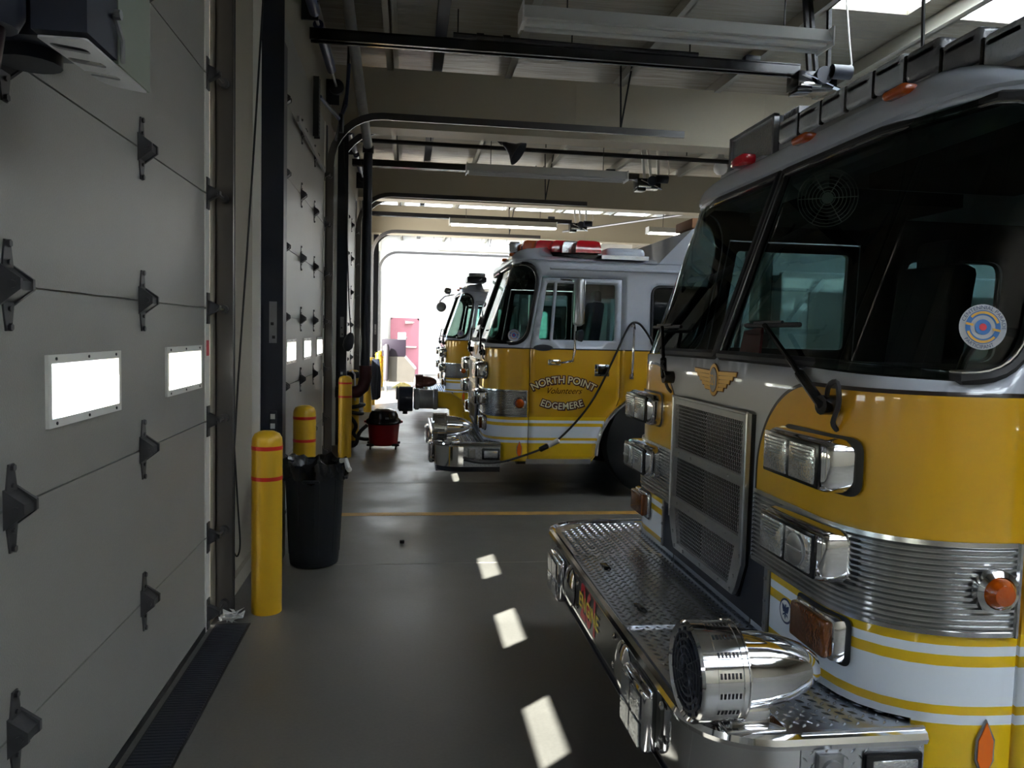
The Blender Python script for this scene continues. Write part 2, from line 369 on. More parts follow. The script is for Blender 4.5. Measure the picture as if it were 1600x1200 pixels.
# ------------------------------------------------------------------ overhead doors
SZ = [-.005, .498, 1.11, 1.694, 2.277, 2.874, 3.47, 4.10]
WC = [.44, 1.55, 2.66, 3.77]; HCOL = [.11, 1.14, 2.17, 3.20]
def section(z0, z1, holes):
    mb = MB(); g = .003; a, b = X0-.05, X0; y0, y1 = -.05, 4.22; z0 += g; z1 -= g
    mb.box(a+.01, b-.012, y0, y1, z0-.0065, z0)
    if not holes: mb.box(a, b, y0, y1, z0, z1)
    else:
        lo, hi = 1.318, 1.482; mb.box(a, b, y0, y1, z0, lo); mb.box(a, b, y0, y1, hi, z1); p = y0
        for c in holes: mb.box(a, b, p, c-.265, lo, hi); p = c+.265
        mb.box(a, b, p, y1, lo, hi)
    return mb
def hinge_mesh(mt):
    mb = MB()
    for sgn in (1, -1):
        mb.prism([(0, -.032, sgn*.03), (0, .032, sgn*.03), (0, .014, sgn*.118), (0, -.014, sgn*.118)], (.005, 0, 0))
        mb.cyl((.004, 0, sgn*.108), (.013, 0, sgn*.108), .010, 6); mb.cyl((.004, 0, sgn*.06), (.011, 0, sgn*.06), .007, 6)
    for s0 in (-.04, .028):
        mb.prism([(0, s0, -.052), (.052, s0, -.010), (.052, s0, .018), (0, s0, .055)], (0, .012, 0))
    mb.prism([(.002, -.03, -.045), (.046, -.03, -.012), (.046, -.03, .012), (.002, -.03, .048)], (0, .06, 0))
    mb.cyl((.032, -.048, .002), (.032, .048, .002), .011, 8)
    return mb
HG = None
def overhead_door(num, k, label, windows, lift=0):
    global HG
    root = thing('door_%d' % num, (0, BAY*k, 0), label, 'door', None, 'structure')
    for i in range(7):
        section(SZ[i], SZ[i+1], windows if i == 2 else None).build('section_panel', M['door'], root, smooth=False)
    MB().box(X0-.045, X0+.004, -.05, 4.22, -.006, .03).build('bottom_seal', M['black'], root, smooth=False)
    for c in windows:
        mb = MB(); a, b = X0-.06, X0+.010; y0, y1, z0, z1 = c-.285, c+.285, 1.293, 1.507
        mb.box(a, b, y0, y1, z1-.026, z1); mb.box(a, b, y0, y1, z0, z0+.026); mb.box(a, b, y0, y0+.022, z0+.026, z1-.026); mb.box(a, b, y1-.022, y1, z0+.026, z1-.026)
        for yy in (y0+.05, c, y1-.05):
            for zz in (z0+.012, z1-.012): mb.cyl((b, yy, zz), (b+.003, yy, zz), .005, 6, 1)
        fr = mb.build('window_frame', [M['trimwhite'], M['black']], root, smooth=False)
        MB().box(X0-.026, X0-.022, y0+.02, y1-.02, z0+.024, z1-.024).build('pane', M['wglass'], fr, smooth=False)
    for i in range(1, 7):
        for hy in HCOL:
            z = SZ[i]
            if HG is None: HG = hinge_mesh(None).build('hinge', M['hinge'], root); HG.location = (X0, hy, z)
            else: inst(HG, root, (X0, hy, z))
    # end stile strips with roller brackets
    st = MB()
    for i in range(7):
        for y0, y1 in ((4.135, 4.218), (-.048, .035)): st.box(X0, X0+.006, y0, y1, SZ[i]+.006, SZ[i+1]-.006)
    st.build('end_stile', M['trimwhite'], root, smooth=False)
    for i in range(0, 7):
        z = SZ[i] if i else .09
        mb = MB(); mb.prism([(X0+.006, 4.15, z-.08), (X0+.006, 4.20, z-.08), (X0+.006, 4.20, z+.08), (X0+.006, 4.15, z+.08)], (.006, 0, 0))
        mb.prism([(X0+.006, 4.16, z-.04), (X0+.07, 4.16, z-.005), (X0+.07, 4.16, z+.015), (X0+.006, 4.16, z+.045)], (0, .04, 0))
        mb.cyl((X0+.055, 4.15, z), (X0+.055, 4.31, z), .008, 8); mb.cyl((X0+.055, 4.30, z), (X0+.055, 4.335, z), .024, 12)
        mb.build('roller_bracket', M['hinge'], root)
    return root
d1 = overhead_door(1, 0, 'nearest closed overhead door, pale sectional steel with small bright windows', WC)
o = MB(); o.box(X0+.006, X0+.0075, 4.15, 4.20, 1.45, 1.53); o.build('warning_sticker', M['redletter'], d1, smooth=False)
mb = MB(); mb.rbox((X0+.02, 1.62, .80), (.045, .10, .16), .02); mb.build('lift_handle', M['galv'], d1)
overhead_door(2, 1, 'second closed overhead door from the viewer, beyond the dark steel post', WC[1:])
overhead_door(7, -1, 'closed overhead door behind the viewer, with small bright windows', WC)
overhead_door(3, 2, 'third closed overhead door, seen at a steep angle beyond the second', WC)
for k in (-1, 0, 1, 2, 3, 4): pass
for k in (3, 4): portal((X0-.15, BAY*k+2.08, 2.05), 4.1, 4.2, (0, radians(-90), 0))
for k in (-1, 0, 1, 2):
    for c in WC: portal((X0-.1, BAY*k+c, 1.4), .17, .53, (0, radians(-90), 0))
# door 1 detail: cable, tracks
def track(k, side, label, floor_z=.02):
    """angle-mounted track: vertical leg, bend, horizontal run into the bay"""
    y = (4.335 if side > 0 else -.095)+BAY*k
    root = thing('door_track', (X0, y, 0), label, 'track', 'overhead door tracks')
    mb = MB(); mb.box(0, .10, .035, .045, floor_z, 3.6); mb.box(0, .012, .045, .14 if side > 0 else .12, floor_z, 4.1)
    mb.build('wall_angle', M['steel_dark'], root, smooth=False)
    zr = 4.24 if side > 0 else 4.34; xe = 4.55 if side > 0 else 4.2; b0 = zr-.62
    path = [(.055, z) for z in (floor_z, 1, 2, 3, b0)]+[(.055+.62*(1-cos(a)), b0+.62*sin(a)) for a in [i*pi/16 for i in range(1, 9)]]+[(2, zr), (xe, zr)]
    rs = []
    for i, (x, z) in enumerate(path):
        a = path[max(i-1, 0)]; b = path[min(i+1, len(path)-1)]; dx, dz = b[0]-a[0], b[1]-a[1]; L = sqrt(dx*dx+dz*dz); nx, nz = -dz/L*.042, dx/L*.042
        rs.append([(x+nx, .002, z+nz), (x-nx, .002, z-nz), (x-nx, .034, z-nz), (x-nx*.75, .034, z-nz*.75), (x-nx*.75, .010, z-nz*.75), (x+nx*.75, .010, z+nz*.75), (x+nx*.75, .034, z+nz*.75), (x+nx, .034, z+nz)])
    MB().rings(rs).build('rail', M['track'], root, ang=20)
    for z in (.5, 1.5, 2.5, 3.4):
        m2 = MB().box(.03, .08, .02, .045, z-.04, z+.04); m2.build('track_bracket', M['galv'], root, smooth=False)
    m2 = MB(); xh = 3.7; m2.cyl((xh, .02, zr+.04), (xh-.03, .02, HC-.02), .012, 6); m2.cyl((xh, .02, zr+.04), (xh+.14, .02, HC-.02), .012, 6)
    m2.build('hanger', M['black'], root)
    return root
ORD = ['nearest', 'second', 'third', 'fourth', 'fifth']
for k in range(5):
    track(k, 1, 'dark roller track at the far edge of the %s overhead door, bending into the ceiling' % ORD[k])
    track(k, -1, 'dark roller track at the near edge of the %s overhead door, bending into the ceiling' % ORD[k])
# dark steel posts between doors
for k in range(4):
    y = 5.62+BAY*k-.0
    root = thing('steel_post', (X0, y-.2, 0), 'dark steel post on the wall just before the %s overhead door' % ORD[k+1], 'post', 'steel posts between the doors')
    mb = MB(); mb.box(0.0, .19, .0, .012, 0, 4.9); mb.box(.178, .19, .012, .14, 0, 3.5); mb.build('post_channel', M['steel_dark'], root, smooth=False)
    MB().rbox((.13, -.012, .97), (.05, .03, .14), .006).build('switch_box', M['steel_dark'], root)
    MB().box(.115, .145, -.029, -.027, .985, 1.02).box(.115, .145, -.029, -.027, .92, .955).build('switch_plate', M['paper'], root, smooth=False)
    mb = MB(); mb.box(.10, .15, -.004, -.001, 1.5, 1.78); mb.box(.11, .13, -.006, -.004, 1.62, 1.64, 1); mb.box(.12, .14, -.006, -.004, 1.53, 1.55, 1)
    mb.build('torn_label', [M['galv'], M['black']], root, smooth=False)
    MB().box(0, .05, -.06, -.03, 0, 4.9).build('corner_trim', M['trimwhite'], root, smooth=False)
# trench drain along the first door
root = thing('trench_drain', (X0, 0, 0), 'dark slotted floor drain running along the foot of the nearest door', 'drain')
MB().box(.03, .21, -1.2, 4.25, 0, .004).build('drain_frame', M['black'], root, smooth=False)
sm = MB().box(.04, .20, -.009, .009, .004, .009)
first = None
for i in range(150):
    y = .9+i*.0222
    if first is None: first = sm.build('grate_slat', M['steel_dark'], root, smooth=False); first.location = (0, y, 0)
    else: inst(first, root, (0, y, 0))
# slack lift cable beside door 1
mb = MB(); mb.tube([(-.86, 4.8, 3.6), (-.93, 4.8, 2.4), (-1.0, 4.78, 1.26), (-1.02, 4.78, .88)], .006, 6)
mb.tube(spline([(-1.02, 4.78, .9), (-1.0, 4.78, .55), (-.985, 4.78, .30), (-1.0, 4.78, .22), (-1.02, 4.78, .24)]), .005, 6)
tag(mb.build('lift_cable', M['black']), 'thin black cable hanging slack down the wall beside the nearest door track', 'cable')
mb = MB()
for i in range(26):
    p = [Vector((-.93+random.uniform(-.07, .07), 4.28+random.uniform(-.06, .06), .012+random.uniform(0, .05))) for _ in range(3)]; mb.add(p, [(0, 1, 2)])
tag(mb.build('plastic_scrap', M['paper'], smooth=False), 'crumpled pale plastic scrap on the floor by the nearest door track', 'litter')
mb = MB(); mb.rbox((-.02, 5.83, .012), (.035, .03, .024), .005); tag(mb.build('debris', M['black']), 'small black scrap lying alone on the open floor', 'litter')

# near bracket box top left
root = thing('hoist_box', (-.73, 1.96, 2.2), 'dark hoist box with slotted white bottom bracket hanging at upper left', 'hoist')
MB().box(-.055, .055, -.19, -.02, .008, .55).build('housing', M['steel_dark'], root, smooth=False)
MB().box(-.045, .046, -.02, .15, .05, .056).build('slot_shade_plate', M['black'], root, smooth=False)  # black plate added above the slots to stand in for the shade inside
mb = MB(); mb.rbox((-.17, .06, .32), (.23, .20, .56), .03); mb.cyl((-.17, .06, .01), (-.17, .06, .05), .07, 16); mb.build('hoist_motor', M['steel_dark'], root)
mb = MB(); mb.box(.046, .058, -.02, .20, .0, .62); mb.build('side_plate', mat('sage_panel', (.16, .18, .14), .5), root, smooth=False)
out = rpoly([Vector((-.05, -.18)), Vector((.05, -.18)), Vector((.055, .19)), Vector((-.03, .14))], [.01, .01, .01, .10])
hol = [rpoly([Vector((-.040, c-.016)), Vector((.026, c-.016+.03)), Vector((.026, c+.020+.03)), Vector((-.040, c+.020))], .014, 3) for c in (-.135, -.045, .045)]
mb = MB(); patch(mb, out, hol, lambda x, y: (x, y, 0), .03)
MB_ = mb.build('slotted_bracket', mat('zinc_plate', (.5, .5, .52), .4, .2), root, smooth=False); sd = MB_.modifiers.new('t', 'SOLIDIFY'); sd.thickness = .004
mb = MB(); mb.cyl((.062, -.05, .10), (.075, -.05, .10), .012, 8); mb.tube([(.06, -.05, .1), (.07, -.03, .05), (.06, 0, .01)], .006, 6); mb.build('bolt', M['galv'], root)
root = thing('hoist_pipe', (-.865, 1.75, 0), 'dark maroon pipe at the left edge beside the hoist box', 'pipe')
mb = MB(); mb.tube([(-.09, -.02, 1.6), (0, 0, 2.25), (.0, 0, 2.9), (.0, 0, 4.2)], .045, 12); mb.build('pipe', mat('dark_maroon', (.022, .006, .010), .5), root)
mb = MB(); mb.lathe([(.06, 0), (.075, .03), (.075, .12), (.055, .16)], (.0, .0, 2.2), (0, 0, 1), 14); mb.build('coupling', M['steel_dark'], root)

# ------------------------------------------------------------------ overhead equipment
def opener(k, label):
    y = 7.65+5.53*k; root = thing('door_opener', (0, y, 4.3), label, 'opener', 'overhead door openers')
    mb = MB(); mb.box(-.95, 3.9, -.06, -.03, .0, .09); mb.box(-.95, 3.9, .03, .06, .0, .09); mb.box(-.95, 3.9, -.07, -.02, .088, .098); mb.box(-.95, 3.9, .02, .07, .088, .098)
    mb.build('trolley_rail', M['blackgloss'], root, smooth=False)
    mb = MB(); mb.box(-.9, 3.9, -.008, .008, .03, .05); mb.build('drive_chain', M['galv'], root, smooth=False)
    mb = MB(); mb.rbox((4.06, 0, -.06), (.42, .26, .16), .012); mb.rbox((3.93, -.02, -.16), (.16, .2, .06), .01); mb.build('motor_box', M['blackgloss'], root)
    mb = MB(); mb.cyl((4.16, -.2, .0), (4.36, -.2, .0), .07, 14); mb.cyl((4.1, -.15, -.03), (4.1, -.19, -.03), .085, 16); mb.build('motor', M['steel_dark'], root)
    mb = MB(); mb.rbox((3.98, -.145, -.12), (.22, .02, .04), .004); mb.tube([(3.9, -.17, -.02), (4.05, -.18, -.08), (4.2, -.18, -.13)], .008, 6); mb.cyl((4.2, -.17, -.14), (4.27, -.17, -.16), .02, 8); mb.build('drive_arm', M['chrome'], root)
    for (a, b) in (((4.0, -.10), (3.88, .95)), ((4.28, .1), (4.25, .95)), ((4.16, .0), (4.02, .95))):
        m2 = MB(); d = Vector((a[0]-b[0], 0, a[1]-b[1])).normalized(); yy = -.1 if a[0] < 4.1 else .06
        m2.prism([(a[0]-.02, yy, a[1]), (a[0]+.02, yy, a[1]), (b[0]+.02, yy, b[1]), (b[0]-.02, yy, b[1])], (0, .005, 0)); m2.prism([(a[0]-.02, yy, a[1]), (a[0]-.016, yy, a[1]), (b[0]-.016, yy, b[1]), (b[0]-.02, yy, b[1])], (0, .04, 0))
        m2.build('perforated_strap', M['trimwhite'] if k else M['black'], root, smooth=False)
    mb = MB(); mb.tube([(4.3, -.15, .0), (4.4, -.15, .1), (4.38, -.12, .35), (4.32, -.1, .9)], .01, 6); mb.build('power_lead', M['trimwhite'], root)
    mb = MB(); mb.rbox((3.4, -.0, .13), (.16, .1, .06), .01); mb.build('trolley', M['steel_dark'], root)
    return root
opener(0, 'nearest black door opener rail with motor, above the first engine')
opener(1, 'second door opener rail with shiny motor, hung on white straps')
opener(2, 'farthest door opener with small motor above the red light bar')
def fluor(x0, y, z, L, lit, label, drop):
    root = thing('strip_light', (x0, y, z), label, 'light', 'fluorescent strip lights')
    mb = MB(); mb.prism([(0, -.13, 0), (0, .13, 0), (0, .08, .07), (0, .05, .12), (0, -.05, .12), (0, -.08, .07)], (L, 0, 0)); mb.build('reflector', M['fixture'], root, ang=20)
    for yy in (-.07, .07):
        m2 = MB(); m2.cyl((.03, yy, -.012), (L-.03, yy, -.012), .019, 10); m2.build('lamp_tube', M['lampon'] if lit else M['lampoff'], root)
    for xe in (-.012, L): MB().box(xe, xe+.012, -.13, .13, -.03, .12).build('end_cap', M['fixture'], root, smooth=False)
    for xx in (.35, L-.35): MB().cyl((xx, 0, .12), (xx, 0, HC-z), .006, 6).build('hanger_rod', M['black'], root)
    return root
fluor(.82, 6.0, 3.96, 2.46, False, 'nearest unlit strip light, large across the top of the view', 1)
fluor(.82, 11.55, 3.96, 2.4, False, 'unlit strip light just in front of the second cross beam', 1)
fluor(.86, 17.0, 3.95, 2.33, True, 'long glowing strip light above the red light bar', 1)
fluor(5.29, 17.0, 3.95, 2.33, True, 'glowing strip light half hidden by the first windshield', 1)
fluor(.83, 22.6, 3.95, 2.33, False, 'unlit strip light before the bright far bay', 1)
fluor(.47, 26.6, 3.75, 2.33, False, 'farthest strip light washed out by daylight', 1)
# sprinkler pipes
mb = MB(); mb.tube([(-.85, 12.2, 4.49), (5.4, 12.2, 4.47)], .034, 10)
for x in (.3, 2.1, 4.4): mb.cyl((x, 12.2, 4.53), (x, 12.2, HC), .008, 6)
tag(mb.build('sprinkler_pipe', M['black']), 'black sprinkler pipe crossing behind the first cross beam', 'pipe')
mb = MB(); mb.tube([(-.5, 17.6, 4.52), (7, 17.6, 4.5)], .04, 10)
for x in (.9, 2.6, 3.6): mb.cyl((x, 17.6, 4.5), (x, 17.6, HC), .008, 6)
tag(mb.build('sprinkler_pipe', M['black']), 'black sprinkler pipe crossing behind the second cross beam', 'pipe')
mb = MB(); mb.tube([(-.5, 23.0, 4.45), (3.2, 23.0, 4.45)], .035, 10); mb.tube([(3.2, 23, 4.45), (9, 15.5, 4.75)], .03, 8)
tag(mb.build('sprinkler_pipe', M['galv']), 'pale conduit slanting across the ceiling above the second engine', 'pipe')
mb = MB()
mb.tube([(.45, 8.9, 4.92), (2.0, 8.9, 4.90), (3.3, 8.9, 4.9)], .03, 8)
for x in (.5, 1.8, 3.2): mb.cyl((x, 8.9, 4.9), (x, 8.9, HC), .008, 6)
for x in (.75, 1.05): mb.cyl((x-.04, 8.9, 4.91), (x+.04, 8.9, 4.91), .05, 8)
tag(mb.build('gas_pipe', M['black']), 'short black gas pipe with couplings under the roof beside the opener rail', 'pipe')
# torsion shaft above door 2 with springs and drums
for k, lab in ((1, 'second'), (2, 'third')):
    root = thing('torsion_shaft', (X0+.13, BAY*k, 4.52), 'blue painted torsion spring shaft above the %s overhead door' % lab, 'shaft')
    MB().cyl((0, .10, 0), (0, 4.4, 0), .016, 8).build('shaft', M['galv'], root)
    for (a, b) in ((.8, 2.0), (2.3, 3.6)):
        MB().cyl((0, a, 0), (0, b, 0), .05, 14).build('spring', M['bluepipe'], root)
    MB().lathe([(.05, 0), (.09, .02), (.09, .09), (.05, .11)], (0, 4.18, 0), (0, 1, 0), 16).build('cable_drum', M['steel_dark'], root)
    MB().box(-.125, .03, 2.04, 2.06, -.06, .12).build('bearing_plate', M['steel_dark'], root, smooth=False); MB().box(-.125, .03, 4.26, 4.28, -.2, .1).build('bearing_plate', M['steel_dark'], root, smooth=False)
root = thing('chain_hoist', (X0+.02, 8.45, 0), 'dark perforated angle and chain hoist near the top of the second door', 'hoist')
mb = MB()
for i in range(14): mb.box(0, .06, -.05, .05, 3.62+i*.042, 3.65+i*.042)
mb.box(0, .06, -.06, -.045, 3.6, 4.21); mb.box(0, .06, .045, .06, 3.6, 4.21); mb.build('perforated_angle', M['black'], root, smooth=False)
mb = MB(); mb.tube([(.05, .1, 4.05), (.2, .8, 4.0), (.24, 1.1, 4.25), (.26, 1.15, 4.6), (.27, 1.15, 4.75)], .022, 8); mb.build('hoist_arm', M['bluepipe'], root)
mb = MB(); mb.lathe([(.03, 0), (.11, .01), (.11, .05), (.03, .06)], (.18, .85, 3.98), (1, 0, 0), 18); mb.build('chain_wheel', M['steel_dark'], root)
mb = MB(); mb.prism([(.012, -1.3, 3.42), (.012, .9, 3.42), (.012, .9, 3.47), (.012, -1.3, 3.47)], (.02, 0, 0)); mb.build('strut', M['galv'], root, smooth=False)
# door lift rod braces near posts
for k, lab in ((1, 'second'), (2, 'third')):
    mb = MB(); mb.tube([(X0+.12, 4.3+BAY*k, 3.9), (X0+.25, 4.3+BAY*k, 4.5), (X0+.27, 4.3+BAY*k, 5.1)], .018, 8)
    tag(mb.build('track_brace', M['black']), 'black strap bracing the bent track of the %s door' % lab, 'brace')
# exhaust pipe
root = thing('exhaust_pipe', (-.57, 10.78, 0), 'steel exhaust pipe dropping from the roof, slanting above and dark below', 'pipe')
mb = MB(); mb.tube([(-.115, -2.8, 5.15), (.0, 0, 4.06)], .062, 16); mb.build('slanted_duct', M['duct'], root)
mb = MB(); mb.tube([(0, 0, 4.06), (.0, 0, 1.1)], .060, 16); mb.lathe([(.075, 0), (.075, .1)], (0, 0, 3.98), (0, 0, 1), 16); mb.build('drop_pipe', M['steel_dark'], root)
mb = MB(); mb.tube([(0, 0, 1.12), (0, 0, .95), (-.03, 0, .82), (-.10, 0, .76), (-.22, 0, .75)], .085, 14); mb.build('elbow', M['maroon'], root)
mb = MB()
for i in range(9): mb.lathe([(.078, 0), (.088, .012), (.078, .024)], (-.2-i*.022, 0, .75), (-1, 0, 0), 14)
mb.build('flex_coupling', M['black'], root)
# horn loudspeaker, globe light
root = thing('horn_speaker', (1.45, 12.0, 4.42), 'grey horn loudspeaker hanging above the far bays', 'speaker')
mb = MB(); mb.lathe([(.03, 0), (.05, .08), (.10, .19), (.20, .30), (.195, .30), (.08, .18), (.02, .1)], (-.05, 0, .10), (.75, -.3, -.55), 18, cap=False); mb.build('horn', M['steel_dark'], root)
mb = MB(); mb.cyl((-.05, 0, .1), (-.12, .02, .17), .05, 12); mb.tube([(-.08, 0, .15), (-.04, 0, .3), (-.04, 0, .78)], .01, 6); mb.build('driver', M['black'], root)
root = thing('globe_light', (5.08, 12.45, 4.42), 'white frosted globe lamp near the first engine roof light', 'light')
mb = MB(); mb.lathe([(.03, .12), (.07, .1), (.105, .05), (.115, 0), (.10, -.06), (.06, -.10), (.0, -.115)], (0, 0, 0), (0, 0, 1), 20); mb.build('globe', M['globe'], root)
mb = MB(); mb.lathe([(.15, 0), (.14, .03), (.05, .06), (.02, .3), (.02, .8)], (0, 0, .11), (0, 0, 1), 16); mb.build('shade', M['fixture'], root)
# hanging cords over engine 1
for i, (x, y) in enumerate(((2.05, 3.0), (2.9, 3.3))):
    mb = MB(); mb.tube([(x, y, HC-.01), (x, y, 3.2), (x+.02, y, 2.72)], .008, 6); mb.lathe([(.02, 0), (.022, .1), (.012, .13)], (x+.02, y, 2.6), (0, 0, 1), 8)
    tag(mb.build('ceiling_cord', M['black']), 'thin black drop cord hanging over the first engine roof, %s' % ('left one' if i == 0 else 'right one'), 'cord', 'drop cords over the first engine')
# drop light near post 2
root = thing('drop_light', (-.80, 10.80, 1.43), 'dark bell-shaped drop light hanging on the post before the exhaust pipe', 'lamp')
mb = MB(); mb.lathe([(.02, .14), (.05, .10), (.075, .02), (.07, -.06), (.03, -.12)], (0, 0, 0), (.25, 0, 1), 16); mb.build('bell', M['steel_dark'], root)
mb = MB(); mb.tube([(.03, 0, .13), (0, 0, .5), (-.06, .05, 1.9), (-.1, .05, 2.7)], .008, 6); mb.build('cord', M['black'], root)

# ------------------------------------------------------------------ bollards
def bollard(x, y, label):
    root = thing('bollard', (x, y, 0), label, 'bollard', 'yellow bollards along the doors')
    MB().lathe([(.083, 0), (.0835, .5), (.0835, .965), (.080, .99), (.068, 1.012), (.04, 1.026), (.0, 1.03)], (0, 0, 0), (0, 0, 1), 28).build('sleeve', M['yellow'], root)
    for z in (.755, .925): MB().lathe([(.0838, 0), (.0852, .001), (.0852, .021), (.0838, .022)], (0, 0, z), (0, 0, 1), 28, cap=False).build('reflective_band', M['red_band'], root)
    return root
bl = bollard(-.77, 4.44, 'nearest large yellow bollard with two red bands, beside the trash can')
dup(bl, (-.76, 5.95, 0), 'second yellow bollard, rising behind the black trash can')
dup(bl, (-.77, 9.9, 0), 'third yellow bollard, left of the red shop vacuum')
for y, lab in ((11.4, 'fourth yellow bollard, with a black hose coiled round it'), (15.45, 'fifth yellow bollard, just right of the exhaust pipe elbow'), (16.95, 'sixth yellow bollard, behind the dark hanging hose'), (21.0, 'seventh yellow bollard, by the ice machine'), (22.5, 'farthest yellow bollard, behind the ice machine')):
    dup(bl, (-.77, y, 0), lab)
# hose on bollard 4
mb = MB()
for r, z, t in ((.14, .98, .0), (.15, .93, .3), (.15, .5, .2), (.13, .42, -.2)):
    mb.tube([(.0+r*cos(a), r*sin(a), z+t*.12*cos(a)) for a in [i*2*pi/18 for i in range(18)]], .028, 8, closed=True)
mb.tube(spline([(-.12, -.1, .95), (-.16, -.1, .7), (-.1, -.13, .45), (.05, -.15, .25), (.02, -.15, .12), (.12, -.16, .05), (.3, -.1, .03)]), .028, 8)
o = mb.build('garden_hose', M['black']); o.location = (-.77, 11.4, 0); tag(o, 'black hose looped around the fourth bollard', 'hose')
mb = MB(); mb.tube([(.02, -.12, 1.02), (.06, -.15, .97), (.07, -.16, .6)], .014, 8); o = mb.build('hose_wand', M['trimwhite']); o.location = (-.80, 11.35, 0); tag(o, 'white wand leaning on the hose-wrapped bollard', 'wand')
mb = MB()
for i in range(5): mb.tube([(.02*i, 0, 1.05), (.03*i-.05, -.03, .7), (.02*i, -.02, .25), (.02*i+.05, 0, .3), (.02*i+.06, .02, .7), (.02*i+.02, 0, 1.05)], .022, 7)
o = mb.build('hanging_hose', M['steel_dark']); o.location = (-.665, 15.37, 0); tag(o, 'dark hose hung in long loops in front of the fifth bollard', 'hose')
# ------------------------------------------------------------------ trash can
root = thing('trash_can', (-.615, 5.36, 0), 'black plastic trash can with liner bag beside the nearest bollard', 'trash can')
mb = MB(); prof = [(.145, 0), (.160, .01), (.166, .06), (.192, .62), (.206, .625), (.208, .69), (.20, .70), (.185, .69), (.155, .1)]
mb.lathe(prof, (0, 0, 0), (0, 0, 1), 32); mb.build('can_body', M['trash'], root)
mb = MB()
for i in range(8):
    a = i*pi/4+.2
    for z in range(1): mb.add([((.1695+.025*t)*cos(a+d), (.1695+.025*t)*sin(a+d), .08+.52*t) for t in (0, 1) for d in (-.08, .08)]+[((.1645+.025*t)*cos(a+d), (.1645+.025*t)*sin(a+d), .08+.52*t) for t in (0, 1) for d in (-.1, .1)], [(0, 1, 3, 2), (0, 2, 6, 4), (1, 5, 7, 3), (2, 3, 7, 6)])
mb.build('can_rib', M['trash'], root, smooth=False)
mb = MB(); rs = []
for k, (r, z) in enumerate(((.212, .60), (.217, .66), (.216, .705), (.20, .715), (.175, .68), (.15, .55), (.05, .45))):
    rs.append([((r+(.010*sin(9*a+k)+.008*sin(17*a+2*k)))*cos(a), (r+.010*sin(9*a+k))*sin(a), z+.018*sin(5*a+k*.7)+.010*sin(13*a)) for a in [i*2*pi/64 for i in range(64)]])
mb.rings(rs, cap=False); mb.build('liner_bag', M['bag'], root)
mb = MB(); mb.tube([(.18, -.08, .72), (.215, -.10, .73), (.23, -.12, .68), (.24, -.1, .66)], .018, 8); mb.build('bag_knot', M['paper'], root)
mb = MB(); mb.rbox((.0, -.205, .6), (.11, .04, .02), .006); m2 = MB(); m2.rbox((.205, .0, .6), (.04, .11, .02), .006); m2.build('can_handle', M['trash'], root); mb.build('can_handle', M['trash'], root)
# ------------------------------------------------------------------ shop vac
root = thing('shop_vacuum', (-.31, 10.65, 0), 'red shop vacuum with black lid on casters, on the open floor', 'vacuum')
mb = MB(); mb.lathe([(.17, .05), (.19, .06), (.215, .34), (.225, .35)], (0, 0, 0), (0, 0, 1), 28); mb.build('drum', M['vacred'], root)
mb = MB(); mb.lathe([(.235, .345), (.245, .36), (.235, .39), (.20, .42), (.19, .47), (.16, .52), (.09, .545), (0, .55)], (0, 0, 0), (0, 0, 1), 28); mb.build('motor_lid', M['blackgloss'], root)
mb = MB(); mb.rbox((.05, -.195, .43), (.05, .02, .025), .004); mb.build('badge', M['galv'], root)
for sgn in (1, -1): m2 = MB().rbox((.23*sgn, 0, .37), (.06, .10, .03), .008); m2.build('latch', M['vacred'], root)
for a in (.6, 2.5, 3.8, 5.6):
    mb = MB(); x, y = .215*cos(a), .215*sin(a); mb.rbox((x, y, .065), (.10, .08, .03), .01); mb.cyl((x-.01, y, .028), (x+.01, y, .028), .028, 12); mb.build('caster', M['black'], root)
mb = MB(); mb.tube(spline([(-.22, -.05, .32), (-.32, -.1, .22), (-.36, -.16, .08), (-.46, -.1, .04), (-.55, .1, .04), (-.40, .2, .05)]), .026, 10); mb.build('suction_hose', M['black'], root)
# ------------------------------------------------------------------ ice machine, door, small far things
root = thing('ice_machine', (-.63, 20.7, 0), 'stainless bin with black upper cabinet on legs at the far left', 'ice machine')
mb = MB(); mb.prism([(0, 0, .26), (.80, 0, .26), (.84, 0, .62), (.55, 0, .93), (0, 0, .93)], (0, .75, 0)); mb.build('bin', M['binsteel'], root, ang=20)
mb = MB(); mb.rbox((.27, .36, 1.16), (.62, .7, .45), .012); mb.build('upper_cabinet', mat('cabinet_dark', (.010, .007, .012), .5, spec=.2), root)
mb = MB(); mb.box(.585, .86, -.02, .78, .60, .94); mb.v = []; mb.f = []; mb.m = []
mb.prism([(.83, -.015, .60), (.87, -.015, .63), (.58, -.015, .95), (.55, -.015, .92)], (0, .78, 0)); mb.build('bin_lid', M['galv'], root, smooth=False)
for x in (.06, .76):
    for y in (.06, .69): m2 = MB().cyl((x, y, 0), (x, y, .27), .02, 8); m2.build('leg', M['galv'], root)
mb = MB(); mb.box(-.015, .05, -.004, .0, 1.1, 1.2); mb.build('spec_label', M['paper'], root, smooth=False)
root = thing('scoop_holder', (-.55, 20.55, 0), 'grey tall tube leaning against the ice machine front', 'tube')
mb = MB(); mb.lathe([(.05, .3), (.07, .34), (.075, 1.15), (.05, 1.25), (0, 1.26)], (0, 0, 0), (0, 0, 1), 14); mb.build('tube', mat('grey_plastic', (.03, .026, .03), .5), root); MB().cyl((0, 0, 0), (0, 0, .3), .02, 8).build('stem', M['galv'], root)
mb = MB(); mb.rbox((-.16, 20.95, 1.47), (.2, .02, .2), .003); o = mb.build('notice_card', [M['paper']]); tag(o, 'small white card standing on the ice machine top', 'card')
mb = MB(); mb.rbox((-.1, 21.2, 1.42), (.16, .2, .07), .01); tag(mb.build('small_box', M['galv']), 'small grey box on the ice machine top, behind the card', 'box')
